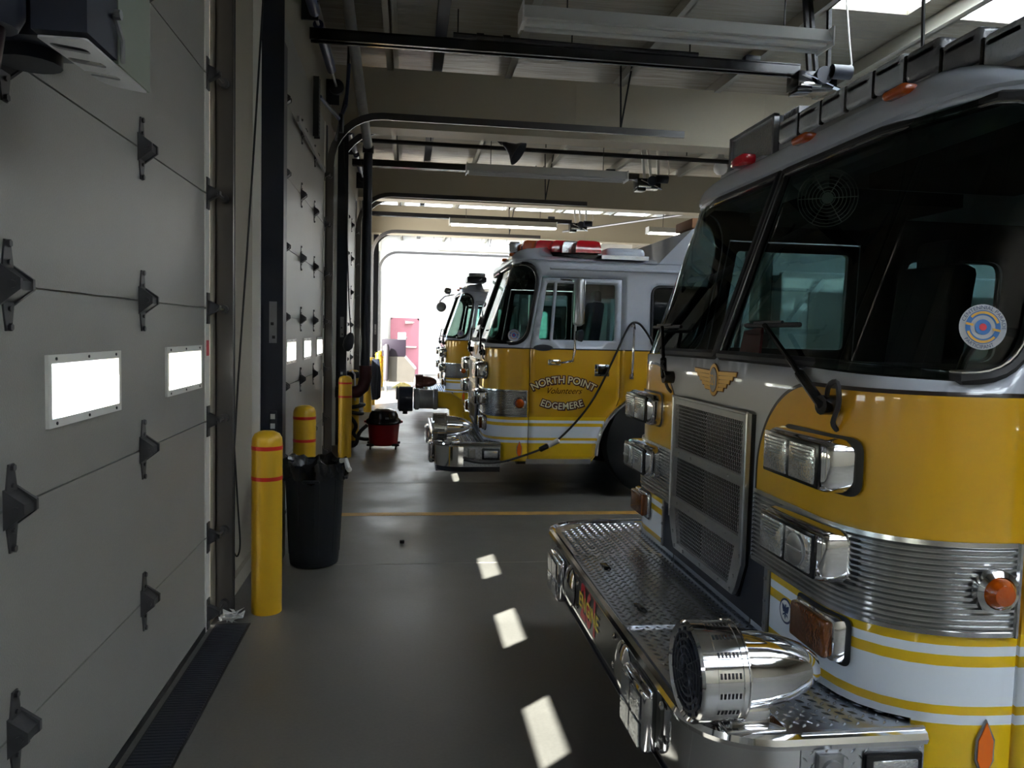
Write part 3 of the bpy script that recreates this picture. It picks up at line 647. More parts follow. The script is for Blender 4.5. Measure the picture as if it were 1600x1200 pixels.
mb = MB(); rs = []
for k, (r, z) in enumerate(((.30, .004), (.26, .05), (.17, .10), (.05, .14))): rs.append([(-.15+r*(1+.2*sin(3*a+k))*cos(a)*.9, 22+r*(1+.15*sin(5*a))*sin(a)*.6, z*(1+.25*sin(4*a+k))) for a in [i*2*pi/20 for i in range(20)]])
mb.rings(rs); tag(mb.build('floor_rag', M['rag']), 'crumpled yellow cloth on the floor beside the ice machine', 'rag')
root = thing('door_8', (-.12, YF, 0), 'dusty red steel exit door in the bright far wall', 'door', None, 'structure')
MB().box(-.46, .46, -.05, 0, 0, 2.03).build('door_leaf', M['reddoor'], root, smooth=False)
mb = MB(); mb.box(-.53, -.46, -.06, 0, 0, 2.1); mb.box(.46, .53, -.06, 0, 0, 2.1); mb.box(-.53, .53, -.06, 0, 2.03, 2.1); mb.build('door_frame', M['reddoor'], root, smooth=False)
MB().rbox((.05, -.09, 1.02), (.78, .06, .06), .01).build('push_bar', M['trimwhite'], root)
mb = MB(); mb.rbox((.16, -.09, 1.93), (.30, .07, .07), .01); mb.tube([(.2, -.12, 1.92), (.35, -.2, 1.95), (.0, -.1, 1.99)], .012, 6); mb.build('door_closer', M['trimwhite'], root)
# folding partition light frame near far left
for i in range(4):
    mb = MB(); mb.tube([(X0+.1+.02*sin(q), 26.8+i*.45+.1*sin(q*3), z) for q, z in enumerate((4.3, 3.2, 2.2, 1.2))], .10, 8)
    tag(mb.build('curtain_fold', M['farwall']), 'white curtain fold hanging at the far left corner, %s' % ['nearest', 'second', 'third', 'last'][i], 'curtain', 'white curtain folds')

# ================================================================== FIRE ENGINES (local frame: x back from the cab front, y across, z up)
FW, HW, RU, RV, NP = .85, 1.2, .42, .35, 2.6                     # flat half width, half width, superelliptic corner
CT = [(RU*(1-max(0, cos(t))**(2/NP)), FW+RV*sin(t)**(2/NP)) for t in [1e-9+i*(pi/2-1e-9)/240 for i in range(241)]]; CL = [0]
for i in range(240): CL.append(CL[-1]+math.hypot(CT[i+1][0]-CT[i][0], CT[i+1][1]-CT[i][1]))
LC = CL[-1]
import bisect
def SU(u):
    if u >= RU: return FW+LC+(u-RU)
    i = max(0, min(239, bisect.bisect([c[0] for c in CT], u)-1)); t = (u-CT[i][0])/(CT[i+1][0]-CT[i][0]+1e-12); return FW+CL[i]+(CL[i+1]-CL[i])*t
def corner(d):
    i = max(0, min(239, bisect.bisect(CL, d)-1)); t = (d-CL[i])/(CL[i+1]-CL[i]+1e-12); p, q = CT[i], CT[i+1]
    a, b = CT[max(0, i-4)], CT[min(240, i+5)]; L = math.hypot(b[0]-a[0], b[1]-a[1])
    return p[0]+(q[0]-p[0])*t, p[1]+(q[1]-p[1])*t, -(b[1]-a[1])/L, (b[0]-a[0])/L
def cabmap(s, z, off=0):
    a = abs(s); sg = -1 if s < 0 else 1
    if a <= FW: u, v, nu, nv = 0, a, -1, 0
    elif a <= FW+LC: u, v, nu, nv = corner(a-FW)
    else: u, v, nu, nv = RU+a-FW-LC, HW, 0, 1
    if z > 1.5:
        t = (z-1.5)/.75; u += .25*t*max(0, 1-u/.82); v -= .03*t*v/HW
    return (u+nu*off, sg*(v+nv*off), z)
UEND = 2.75
def sside(pts, sg): return [Vector((sg*SU(u), z)) for u, z in pts]
ARC = [(1.74+.64*cos(a), .42+.64*sin(a)) for a in [pi-i*pi/16 for i in range(17)]]
DOORP = [(.415, .37)]+[(1.06, .37)]+[p for p in ARC if p[0] < 1.325 and p[1] > .42]+[(1.325, 1.0), (1.325, 2.165), (.415, 2.165)]
WINP = [(.49, 1.555), (1.255, 1.555), (1.255, 2.105), (.49, 2.105)]
REARW = [(1.63, 1.2+.3), (2.25, 1.5), (2.25, 2.10), (1.63, 2.10)]
def ws_poly(sg, inset=0):
    b = [(.012+inset, 1.522+inset), (.7, 1.518+inset), (1.445-inset, 1.495+inset), (1.445-inset, 2.295-inset), (.7, 2.305-inset), (.012+inset, 2.305-inset)]
    P = rpoly([Vector(p) for p in b], [.01, 0, .15, .26, 0, .01], 8)
    return [Vector((sg*p.x, p.y)) for p in P]
def cluster(root, sg, z, lenses):
    """chrome twin-lamp housing on the cab front"""
    yc = sg*.83
    c = MB().rbox((-.003, yc, z), (.17, .385, .160), .04, seg=4).build('lamp_housing', M['chrome'], root)
    P = rpoly([Vector((sg*.625, z-.088)), Vector((sg*1.045, z-.088)), Vector((sg*1.045, z+.088)), Vector((sg*.625, z+.088))], .05); mb = MB(); patch(mb, P, [], lambda s, z_: cabmap(s, z_, .010), .06); mb.build('housing_gasket', M['black'], c)
    mb = MB(); mb.rbox((-.086, yc, z), (.012, .35, .135), .006); mb.build('lamp_bezel', M['blackgloss'], c)
    for i, k in enumerate(lenses):
        yy = yc+(.085 if i == 0 else -.085)
        m2 = MB().rbox((-.092, yy, z), (.014, .15, .112), .006)
        m2.build('lamp_lens', M['lens'], c)
        if k == 'led':
            m3 = MB(); m3.lathe([(.048, 0), (.05, .006), (.044, .008)], (-.099, yy, z), (-1, 0, 0), 18); m3.rbox((-.107, yy, z), (.006, .09, .012), .002); m3.build('led_ring', M['brushed'], c)
        elif k == 'bulb':
            m3 = MB()
            for q in range(5): m3.rbox((-.100, yy, z+.045-q*.01), (.004, .13-.016*q, .005), .001)
            m3.build('lens_flute', M['galv'], c)
    return c
def engine(loc):
    root = thing('fire_engine', loc)
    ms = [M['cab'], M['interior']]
    # shell with openings
    o = [(-UEND, .36), (-SU(.145), .36), (-SU(.145), .575), (SU(.145), .575), (SU(.145), .36), (UEND, .36)]
    lo = [Vector((-SU(UEND), .40)), Vector((-SU(2.37), .40))]+sside([p for p in ARC][::-1][:0], -1)
    def arcpts(sg): return sside(ARC, sg)
    left = [Vector((-SU(UEND), 2.325)), Vector((-SU(UEND), .42))]+arcpts(-1)[::-1]+[Vector((-SU(1.06), .36)), Vector((-SU(.145), .36)), Vector((-SU(.145), .545))]
    right = [Vector((-p.x, p.y)) for p in left[::-1]]
    holes = [ws_poly(-1), ws_poly(1)]
    for sg in (-1, 1):
        holes += [sside(DOORP, sg), rpoly(sside(REARW, sg), .09)]
    # doors reach the arch: keep a thin sill by clipping the hole slightly inside
    holes = [h if i not in (2, 4) else [Vector((p.x, max(p.y, .37))) for p in h] for i, h in enumerate(holes)]
    cab = MB(); inner_arc = [(1.74+.655*cos(a), .42+.655*sin(a)) for a in [pi-i*pi/16 for i in range(17)]]
    patch(cab, left+right, holes, lambda s, z: cabmap(s, z), .07)
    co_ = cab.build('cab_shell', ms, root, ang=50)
    md = co_.modifiers.new('thickness', 'SOLIDIFY'); md.thickness = .03; md.offset = -1 if True else 1; md.material_offset = 1; md.material_offset_rim = 0
    # roof
    mb = MB(); ss = [-SU(UEND)+i*2*SU(UEND)/90 for i in range(91)]; rings = []
    for ins, h in ((.0, 2.318), (-.014, 2.328), (-.012, 2.35), (.0, 2.385), (.035, 2.42), (.09, 2.45), (.2, 2.48), (.45, 2.515)):
        r = []
        for s in ss:
            x, y, z = cabmap(s, 2.318); fr = max(0, 1-max(0, abs(s)-FW)/LC); dz = -.11*(1-fr)**1.3*min(1, max(0, h-2.328)/.1)
            k = 1-ins/HW*.9; r.append((x+ins*fr*.9, y*k, h+dz))
        rings.append(r)
    k0 = len(mb.v)
    mb.rings(rings, 0, False, closed=False); n = len(ss)
    last = rings[-1]; mb.add(last, [tuple(range(n))])
    mb.build('roof', M['truckwhite'], root, ang=40)
    MB().tube([cabmap(s, 2.25, .012) for s in [SU(.5)+i*.25 for i in range(9)]], .014, 6).tube([cabmap(-s, 2.25, .012) for s in [SU(.5)+i*.25 for i in range(9)]], .014, 6).build('drip_rail', M['truckwhite'], root)
    # windshields, gaskets
    for sg in (-1, 1):
        g = MB(); patch(g, ws_poly(sg, .004), [], lambda s, z: cabmap(s, z, -.006), .09); gl = g.build('windshield', M['tglass'], root, ang=60)
        P = [cabmap(p.x, p.y, .002) for p in ws_poly(sg, .012)]
        MB().tube(P, .021, 8, closed=True).build('gasket', M['black'], gl)
        P = [cabmap(p.x, p.y, .014) for p in ws_poly(sg, .026)]
        MB().tube(P, .0045, 6, closed=True).build('bright_bead', M['chrome'], gl)
    # doors
    for sg in (-1, 1):
        ins = [(u, z) for u, z in DOORP]; c = Vector((sum(p[0] for p in ins)/len(ins), sum(p[1] for p in ins)/len(ins)))
        def shrink(p, d=.008): v = c-Vector(p); return (p[0]+d*(1 if v.x > 0 else -1), p[1]+d*(1 if v.y > 0 else -1))
        dp = sside([shrink(p) for p in DOORP], sg); wp = rpoly(sside(WINP, sg), .025, 3)
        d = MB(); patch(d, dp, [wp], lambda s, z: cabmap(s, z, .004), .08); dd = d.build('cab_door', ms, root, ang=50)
        md = dd.modifiers.new('thickness', 'SOLIDIFY'); md.thickness = .035; md.offset = -1; md.material_offset = 1; md.material_offset_rim = 0
        g = MB(); patch(g, wp, [], lambda s, z: cabmap(s, z, -.012), .2); g.build('door_glass', M['sglass'], dd)
        v = MB(); P0 = cabmap(sg*SU(.615), 1.545, .008); P1 = cabmap(sg*SU(.60), 2.11, .008)
        v.tube([P0, P1], .016, 6); v.build('vent_post', M['truckwhite'], dd)
        h = MB(); y = sg*(HW+.006); h.rbox((1.135, y, 1.265), (.15, .015, .12), .02); h.build('door_handle', M['chrome'], dd)
        MB().rbox((1.145, y+sg*.01, 1.265), (.10, .012, .075), .015).build('handle_pocket', M['blackgloss'], dd)
        h = MB(); h.lathe([(.075, 0), (.07, .008), (.0, .012)], (0, 0, 0), (0, 1, 0), 18); h.v = [(.545+x*1.3, y+sg*abs(yy), 1.475+z*.42) for x, yy, z in h.v]; h.build('oval_vent', M['steel_dark'], dd)
        MB().box(.40, 1.05, sg*(HW-.02)-.004, sg*(HW+.012)+.004, .335, .385).build('step_plate', M['tread'], root, smooth=False)
        rw = rpoly(sside(REARW, sg), .09); g = MB(); patch(g, rw, [], lambda s, z: cabmap(s, z, -.01), .2); g.build('crew_window', M['sglass'], root)
        MB().tube([cabmap(p.x, p.y, .003) for p in rw], .016, 6, closed=True).build('crew_gasket', M['black'], root)
        h = MB(); yb = sg*(HW+.05); h.tube([(1.43, sg*HW, 1.21), (1.43, yb, 1.215), (1.43, yb, 1.25), (1.435, yb, 1.68), (1.435, yb, 1.715), (1.435, sg*HW, 1.72)], .016, 8)
        for zz in (1.21, 1.72): h.rbox((1.432, sg*(HW+.02), zz), (.045, .03, .055), .01)
        h.build('grab_rail', M['chrome'], root)
        # mirror on its arm
        a = MB(); ym = sg*(HW+.20); a.tube([(.66, sg*(HW+.0), 1.335), (.72, sg*(HW+.10), 1.335), (.80, ym, 1.36), (.815, ym, 1.45), (.815, ym, 1.70)], .013, 8); a.rbox((.655, sg*(HW+.012), 1.335), (.13, .025, .06), .01)
        ar = a.build('mirror_arm', M['chrome'], root); MB().tube([(.815, ym, 2.10), (.80, sg*(HW+.1), 2.13), (.7, sg*HW, 2.14)], .011, 8).build('mirror_brace', M['chrome'], root)
        b = MB(); b.rbox((.84, ym, 1.915), (.085, .15, .45), .035, seg=3); b.build('mirror_head', M['brushed'], ar)
        b = MB(); b.rbox((.884, ym, 1.915), (.006, .125, .41), .002); b.build('mirror_glass', M['chrome'], ar)
        b = MB(); b.lathe([(.02, 0), (.05, .01), (.06, .05), (.055, .055)], (.83, ym, 1.60), (1, 0, 0), 14); b.build('convex_mirror', M['steel_dark'], ar)
        # wheel, arch trim
        w = MB(); yw = sg*(HW-.14)
        w.lathe([(.28, -.13), (.46, -.14), (.52, -.11), (.53, -.05), (.53, .05), (.52, .11), (.46, .14), (.28, .13)], (1.74, yw, .53), (0, 1, 0), 40); wh = w.build('wheel', M['tire'], root)
        r = MB(); r.lathe([(.29, .12), (.28, .05), (.16, .03), (.13, .10), (.0, .11)], (1.74, yw, .53), (0, sg, 0), 28); r.build('wheel_disc', M['chrome'], wh)
        MB().tube([(x, sg*(HW+.004), z) for x, z in ARC], .024, 8).build('arch_trim', M['chrome'], root)
        m_ = MB(); A2 = [(1.74+.66*cos(t), .42+.66*sin(t)) for t in [pi-i*pi/16 for i in range(17)]]
        m_.rings([[(x, sg*(HW-.01), z) for x, z in A2], [(x, sg*(HW-.5), z) for x, z in A2]], 0, False, closed=False); m_.build('arch_liner', M['black'], root)
    # corrugated stainless band round both front corners
    for sg in (-1, 1):
        mb = MB(); s0, s1 = .43, SU(.398); z0, z1 = .795, 1.06; NS = 30; rs = []
        prof = [(z0, .003), (z0, .012), (z0+.014, .014), (z0+.018, .010)]
        nr = 14; hgt = (z1-z0-.036)/nr
        for i in range(nr):
            zz = z0+.018+i*hgt; prof += [(zz+hgt*.12, .004), (zz+hgt*.34, .0135), (zz+hgt*.75, .0145), (zz+hgt*.95, .004)]
        prof += [(z1-.018, .010), (z1-.014, .014), (z1, .012), (z1, .003)]
        for zz, of in prof: rs.append([cabmap(sg*(s0+(s1-s0)*i/NS), zz, of) for i in range(NS+1)])
        mb.rings(rs, 0, False, closed=False); bd = mb.build('corrugated_band', M['stainless'], root, ang=50)
        MB().tube([cabmap(sg*s1, z0, .012), cabmap(sg*s1, z1, .012)], .008, 6).build('band_end', M['stainless'], bd)
        p = Vector(cabmap(sg*SU(.325), .93, .012)); q = Vector(cabmap(sg*SU(.325), .93, .1))-p
        m2 = MB(); m2.lathe([(.062, 0), (.060, .022), (.046, .03), (.044, .012)], p, q, 22); ml = m2.build('marker_bezel', M['chrome'], root)
        m2 = MB(); m2.lathe([(.044, .02), (.042, .036), (.028, .052), (.0, .058)], p, q, 18); m2.build('marker_lens', M['amber'], ml)
        p = Vector(cabmap(sg*SU(.335), .472, .002)); t = Vector(cabmap(sg*SU(.36), .472, .002))-Vector(cabmap(sg*SU(.31), .472, .002)); t.normalize(); nrm = Vector(cabmap(sg*SU(.335), .472, .1))-p; nrm.normalize()
        def dia(hh, ww, e, nm, mt, par):
            m3 = MB(); m3.prism([p+Vector((0, 0, hh)), p+t*ww+Vector((0, 0, hh*.35)), p+t*ww-Vector((0, 0, hh*.35)), p-Vector((0, 0, hh)), p-t*ww-Vector((0, 0, hh*.35)), p-t*ww+Vector((0, 0, hh*.35))], nrm*e); return m3.build(nm, mt, par, smooth=False)
        b_ = dia(.088, .027, .006, 'reflector_frame', M['galv'], root); dia(.080, .021, .009, 'diamond_reflector', M['orange'], b_)
        cluster(root, sg, 1.235, ['bulb', 'bulb']); cluster(root, sg, .968, ['bulb', 'led'] if sg < 0 else ['led', 'bulb'])
        a = MB(); a.rbox((.01, sg*.90, .715), (.07, .24, .135), .02); hz = a.build('signal_housing', M['chrome'], root)
        mb = MB(); patch(mb, rpoly([Vector((sg*.77, .64)), Vector((sg*1.035, .64)), Vector((sg*1.035, .79)), Vector((sg*.77, .79))], .03), [], lambda s, z_: cabmap(s, z_, .008), .06); mb.build('signal_gasket', M['black'], hz)
        MB().rbox((-.034, sg*.90, .715), (.03, .205, .115), .012, seg=3).build('turn_signal', M['signal'], hz)
    # front: dark lower recess, grille
    mb = MB(); mb.box(-.006, .03, -.57, .57, .57, .80); rec = mb.build('lower_recess', M['steel_dark'], root, smooth=False)
    for sg in (-1, 1):
        mb = MB(); mb.box(-.014, .0, min(sg*.57, sg*.545), max(sg*.57, sg*.545), .57, .80)
        for zz in (.60, .68, .76): mb.cyl((-.013, sg*.558, zz), (-.019, sg*.558, zz), .007, 6)
        mb.build('recess_edge', M['galv'], rec, smooth=False)
    gb = MB(); gb.prism([(-.018, -.40, 1.325), (-.018, .40, 1.325), (-.018, .40, .76), (-.018, .34, .62), (-.018, -.34, .62), (-.018, -.40, .76)], (.018, 0, 0)); gr = gb.build('grille_back', M['blackgloss'], root, smooth=False)
    # slotted plate: three perforated fields between plain bands
    X = -.032; pl = MB()
    def field(z0, z1, hw0, hw1, nc):
        rows = max(2, int((z1-z0)/.0155)); dz = (z1-z0)/rows
        for r in range(rows):
            za, zb = z0+r*dz, z0+(r+1)*dz; hw = hw0+(hw1-hw0)*((za+zb)/2-z0)/(z1-z0); cw = 2*hw/nc
            sh = .5*cw if r % 2 else 0
            for c in range(nc):
                a = -hw+c*cw; b = a+cw; sl = .30*cw*(1 if (a+b) < 0 else -1)
                h0, h1 = a+cw*.10, b-cw*.10; zl, zh = za+dz*.05, zb-dz*.05
                k = sl
                V = [(X, a, za), (X, b, za), (X, b, zb), (X, a, zb), (X, h0-k, zl), (X, h1-k, zl), (X, h1+k, zh), (X, h0+k, zh)]
                pl.add(V, [(0, 1, 5, 4), (1, 2, 6, 5), (2, 3, 7, 6), (3, 0, 4, 7)])
    field(1.09, 1.295, .365, .365, 44); field(.86, 1.05, .365, .365, 44); field(.655, .815, .285, .335, 38)
    pl.build('perforated_plate', M['brushed'], gr, smooth=False)
    fr = MB(); D = (-.036, -.018)
    fr.box(*D, -.40, .40, 1.295, 1.328).box(*D, -.40, -.365, .76, 1.295).box(*D, .365, .40, .76, 1.295).box(*D, -.365, .365, 1.05, 1.09).box(*D, -.40, .40, .815, .86)
    fr.prism([(-.036, -.40, .76), (-.036, -.40, .815), (-.036, -.335, .815), (-.036, -.285, .655), (-.036, -.33, .625), (-.036, -.355, .66)], (.018, 0, 0)); fr.prism([(-.036, .40, .76), (-.036, .40, .815), (-.036, .335, .815), (-.036, .285, .655), (-.036, .33, .625), (-.036, .355, .66)], (.018, 0, 0))
    fr.prism([(-.036, -.33, .625), (-.036, -.285, .655), (-.036, .285, .655), (-.036, .33, .625)], (.018, 0, 0))
    fr.tube([(-.036, -.40, 1.328), (-.036, .40, 1.328)], .008, 6).tube([(-.034, -.40, .76), (-.034, -.40, 1.328)], .007, 6).tube([(-.034, .40, .76), (-.034, .40, 1.328)], .007, 6)
    for zz in (1.07, .837):
        for yy in (-.25, -.05, .15, .3): fr.cyl((-.036, yy, zz), (-.041, yy, zz), .007, 6)
    for yy, zz in ((-.34, .70), (.34, .70), (-.2, .64), (0, .64), (.2, .64), (-.31, .64), (.31, .64), (-.385, .79), (.385, .79)): fr.cyl((-.036, yy, zz), (-.042, yy, zz), .008, 6)
    fr.build('grille_frame', M['brushed'], gr, smooth=False)
    # winged gold badge
    bd = MB()
    for sg in (-1, 1):
        for i in range(5):
            zt = 1.466-i*.0165; L = .222-i*.030; bd.prism([(-.004, sg*.04, zt), (-.004, sg*L, zt+.004), (-.004, sg*(L-.006), zt-.012), (-.004, sg*.04, zt-.014)], (-.003, 0, 0), 0)
            bd.prism([(-.0015, sg*.03, zt+.004), (-.0015, sg*(L+.006), zt+.008), (-.0015, sg*(L-.006), zt-.016), (-.0015, sg*.03, zt-.018)], (-.002, 0, 0), 1)
    el = lambda a, b, x: [(x, a*cos(t), 1.43+b*sin(t)) for t in [i*2*pi/28 for i in range(28)]]
    bd.prism(el(.056, .070, -.004), (-.002, 0, 0), 1); bd.prism(el(.052, .066, -.006), (-.002, 0, 0), 0); bd.prism(el(.040, .053, -.008), (-.001, 0, 0), 1); bd.prism(el(.037, .050, -.009), (-.001, 0, 0), 2)
    text(bd, '821', .062, (-.0115, 0, 1.408), (0, -1, 0), (0, 0, 1), mi=0, off=.001, sx=.75)
    bd.build('winged_badge', [M['gold'], M['goldline'], M['galv']], root, smooth=False)
    # wipers
    for sg in (-1, 1):
        wp = MB(); yb = .92*sg if sg < 0 else .52; y1 = .43*sg if sg < 0 else .72; ym_ = (yb+y1)/2
        a = Vector(cabmap(yb, 1.41, .045)); b = Vector(cabmap(y1, 1.655, .05)); c = a.lerp(b, .35)
        wp.tube([a, c], .016, 8); wp.tube([c, b], .009, 8); wp.cyl(cabmap(yb, 1.41, .0), cabmap(yb, 1.41, .05), .03, 12); ww = wp.build('wiper_arm', M['blackgloss'], root)
        bl_ = MB(); ya, yc = (y1-.22, y1+.20)
        bl_.tube([cabmap(ya+(yc-ya)*i/8, 1.655, .030) for i in range(9)], .009, 6); bl_.tube([cabmap(ya+.1+(yc-ya-.2)*i/4, 1.665, .045) for i in range(5)], .006, 6); bl_.build('wiper_blade', M['black'], ww)
        hs = MB(); hs.tube(spline([cabmap(yb-.0, 1.42, .03), cabmap(yb+sg*.03, 1.47, .05), cabmap(yb+sg*.045, 1.48, .035), cabmap(yb+sg*.05, 1.42, .03), cabmap(yb+sg*.02, 1.36, .02), cabmap(yb+sg*.015, 1.335, .0)]), .008, 6); hs.build('washer_hose', M['black'], ww)
    # brow marker lights
    for v in (-.74, -.13, .98):
        fr_ = 0 if abs(v) <= FW else .07
        m2 = MB(); m2.rbox((.275+fr_, v, (2.405 if abs(v) < .9 else 2.385)+(.06 if v == .46 else 0)), (.06, .115, .034), .014, seg=3); m2.build('marker_light', M['signal2'], root)
    # bumper
    OUT = []
    for i in range(13): a = i*pi/24; OUT.append((-.48+.22*(1-cos(a)), -(HW-.20)-.20*sin(a)))
    OUT = [(.15, -HW)]+[(x, y) for x, y in OUT[::-1]]; OUT = OUT+[(x, -y) for x, y in OUT[::-1]]
    def lvl(z, ins=0): return [((x if x > .14 else x+ins*(.8 if x < -.2 else .3)), y*(1-ins/HW), z) for x, y in OUT]
    mb = MB(); mb.rings([lvl(.30, .012), lvl(.305), lvl(.50), lvl(.50, .01)], 0, False, closed=False); bp_ = mb.build('bumper_skin', M['chrome'], root, ang=40)
    fp = MB(); fp.box(-.486, -.478, -.86, .86, .325, .505); fp.build('front_plate', mat('polished_dark_plate', (.045, .045, .042), .3, .6), bp_, smooth=False)
    lp = MB(); lp.rings([lvl(.25, .03), lvl(.252, .025), lvl(.30, .025)], 0, False, closed=False); lp.box(-.47, .15, -1.1, 1.1, .25, .256); lp.build('lower_lip', M['steel_dark'], bp_, smooth=False)
    MB().tube([(x, y, .52) for x, y, z in lvl(.5)], .022, 8).build('top_rail', M['chrome'], bp_)
    dk = MB(); dk.add(lvl(.532, .012), [tuple(range(len(OUT)))]); dk.box(-.44, .15, -1.12, 1.12, .505, .53); deck = dk.build('deck', M['tread'], root, smooth=False)
    lug = MB()
    def lugs(x0, x1, y0, y1, z, keep, p=.040):
        r = 0; x = x0
        while x < x1:
            y = y0+(p/2 if r % 2 else 0)
            while y < y1:
                if keep(x, y):
                    d = (1, 1) if r % 2 else (1, -1); L = .0155; wd = .0052; q = sqrt(.5); ax = Vector((d[0]*q, d[1]*q, 0)); bx = Vector((-ax.y, ax.x, 0)); c = Vector((x, y, z))
                    lug.add([c-ax*L, c+bx*wd, c+ax*L, c-bx*wd, c+Vector((0, 0, .0035))], [(0, 1, 4), (1, 2, 4), (2, 3, 4), (3, 0, 4)])
                y += p
            x += p*.5; r += 1
    okd = lambda x, y: x < .14 and x > -.44+max(0, abs(y)-.98)*1.1 and abs(y) < 1.16
    lugs(-.43, .14, -1.16, 1.16, .5325, okd)
    lg = lug.build('tread_lugs', M['tread'], deck, smooth=False); lg['kind'] = 'stuff'
    # side plates of the bumper with inset lights
    for sg in (-1, 1):
        m2 = MB(); y = sg*(HW+.004); m2.box(-.21, .15, min(y, y-sg*.01), max(y, y-sg*.01), .305, .548); sp_ = m2.build('side_plate', M['tread'], root, smooth=False)
        lug = MB(); r = 0; zz = .32
        while zz < .545:
            xx = -.2+(.02 if r % 2 else 0)
            while xx < .145:
                if not (-.02 < xx < .14 and .36 < zz < .50):
                    q = .012; e = 1 if r % 2 else -1; c = Vector((xx, y, zz)); ax = Vector((.7, 0, .7*e))*q; bx = Vector((-.7*e, 0, .7))*.0038
                    lug.add([c-ax, c+bx, c+ax, c-bx, c+Vector((0, sg*.0025, 0))], [(0, 1, 4), (1, 2, 4), (2, 3, 4), (3, 0, 4)])
                xx += .04
            zz += .019; r += 1
        l2 = lug.build('side_lugs', M['tread'], sp_, smooth=False); l2['kind'] = 'stuff'
        m2 = MB(); m2.rbox((.055, y+sg*.006, .43), (.17, .02, .11), .02); b_ = m2.build('side_light_bezel', M['blackgloss'], root); MB().rbox((.055, y+sg*.014, .43), (.135, .014, .075), .012).build('side_light', M['lens'], b_)
        m2 = MB(); m2.rbox((-.13, y+sg*.006, .44), (.075, .02, .10), .008); m2.cyl((-.13, y, .45), (-.13, y+sg*.028, .45), .028, 14); m2.build('power_inlet', M['galv'], root)
        # square warning light and flush speaker on bumper front
        m2 = MB(); yy = sg*.70; m2.rbox((-.505, yy, .385), (.055, .25, .21), .022, seg=3); wl = m2.build('warning_light', M['chrome'], bp_)
        for a in (-.055, .055):
            for b in (-.045, .045):
                m3 = MB(); m3.prism([(-.536, yy+a-.048, .385+b-.038), (-.536, yy+a+.048, .385+b-.038), (-.536, yy+a+.048, .385+b+.038), (-.536, yy+a-.048, .385+b+.038)], (-.004, 0, 0)); 
                m3.build('warning_lens', M['lens'], wl, smooth=False)
        m2 = MB(); yy = sg*.46; m2.lathe([(.095, 0), (.10, .008), (.09, .016), (.05, .03), (.0, .035)], (-.484, yy, .405), (-1, 0, 0), 24); m2.build('speaker_cover', M['chrome'], bp_)
        for yy in (.32, .87):
            for zz in (.36, .47): m2 = MB().lathe([(.014, 0), (.013, .006), (.0, .012)], (-.486, sg*yy, zz), (-1, 0, 0), 10); m2.build('bolt', M['chrome'], bp_)
    # underside, chassis
    mb = MB(); mb.box(.2, 2.7, -.45, .45, .30, .58); mb.rbox((.35, -.5, .34), (.5, .4, .12), .03); mb.cyl((.35, -.9, .33), (.8, -.85, .33), .05, 10); mb.box(-.1, .3, -.7, -.4, .27, .36); mb.cyl((1.74, -.9, .5), (1.74, .9, .5), .09, 12); mb.build('chassis', M['black'], root)
    # interior
    mb = MB(); mb.box(.06, 2.6, -.76, .76, .78, .86); mb.box(.45, 2.6, -1.15, 1.15, .78, .86); mb.build('cab_floor', M['interior'], root, smooth=False)
    mb = MB(); mb.prism([(.12, -.8, 1.0), (.08, -.8, 1.42), (.30, -.8, 1.50), (.55, -.8, 1.42), (.55, -.8, 1.0)], (0, 1.6, 0)); mb.box(.36, .6, -1.08, 1.08, 1.0, 1.43); mb.build('dashboard', M['interior'], root)
    mb = MB(); mb.rbox((.95, 0, 1.2), (1.3, .75, .62), .08); mb.build('engine_cover', M['interior'], root)
    for sg in (-1, 1):
        mb = MB(); mb.rbox((1.22, sg*.75, 1.22), (.5, .52, .16), .05); mb.rbox((1.48, sg*.75, 1.62), (.14, .50, .8), .05, rot=Matrix.Rotation(.12, 3, 'Y')); mb.rbox((1.53, sg*.75, 2.06), (.10, .26, .18), .04); mb.build('seat', M['seat'], root)
    mb = MB(); mb.tube([(.72, -.72+.21*cos(a), 1.46+.19*sin(a)) for a in [i*2*pi/24 for i in range(24)]], .015, 8, closed=True); mb.cyl((.5, -.72, 1.35), (.72, -.72, 1.46), .025, 8); mb.rbox((.72, -.72, 1.46), (.02, .4, .03), .005); mb.build('steering_wheel', M['black'], root)
    mb = MB(); mb.box(2.70, 2.74, -1.17, 1.17, .4, 2.27); mb.build('rear_bulkhead', M['interior'], root, smooth=False)
    mb = MB(); mb.box(.55, 1.2, -.95, -.15, 2.22, 2.28); mb.box(.55, 1.2, .15, .95, 2.22, 2.28); mb.build('headliner_console', M['interior'], root, smooth=False)
    fan = MB(); q = Matrix.Rotation(radians(54), 3, 'Z') @ Matrix.Rotation(radians(-4), 3, 'Y'); fo = Vector((.45, -.02, 2.20)); Q = lambda a, b, c: fo+q @ Vector((a, b, c))
    for r in (.03, .045, .06, .075, .09, .105, .118): fan.tube([Q(0, r*cos(a), r*sin(a)) for a in [i*2*pi/28 for i in range(28)]], .002, 4, closed=True)
    fan.cyl(Q(-.004, 0, 0), Q(.006, 0, 0), .024, 16)
    for i in range(6): fan.tube([Q(0, 0, 0), Q(0, .118*cos(i*pi/3), .118*sin(i*pi/3))], .002, 4)
    fg = fan.build('fan_guard', M['paper'], root); fb = MB()
    for i in range(4): a = i*pi/2; fb.prism([Q(.035, 0, 0), Q(.04, .1*cos(a), .1*sin(a)), Q(.025, .1*cos(a+.8), .1*sin(a+.8))], (.002, 0, 0))
    fb.cyl(Q(.025, 0, 0), Q(.10, 0, 0), .03, 12); fb.build('fan_blades', M['blackgloss'], fg)
    # body behind the cab
    mb = MB(); mb.rbox((5.4, 0, 1.35), (4.9, 2.44, 1.9), .03); mb.rbox((5.4, 0, 2.4), (4.9, 2.3, .3), .03); mb.build('hose_body', M['cab'], root)
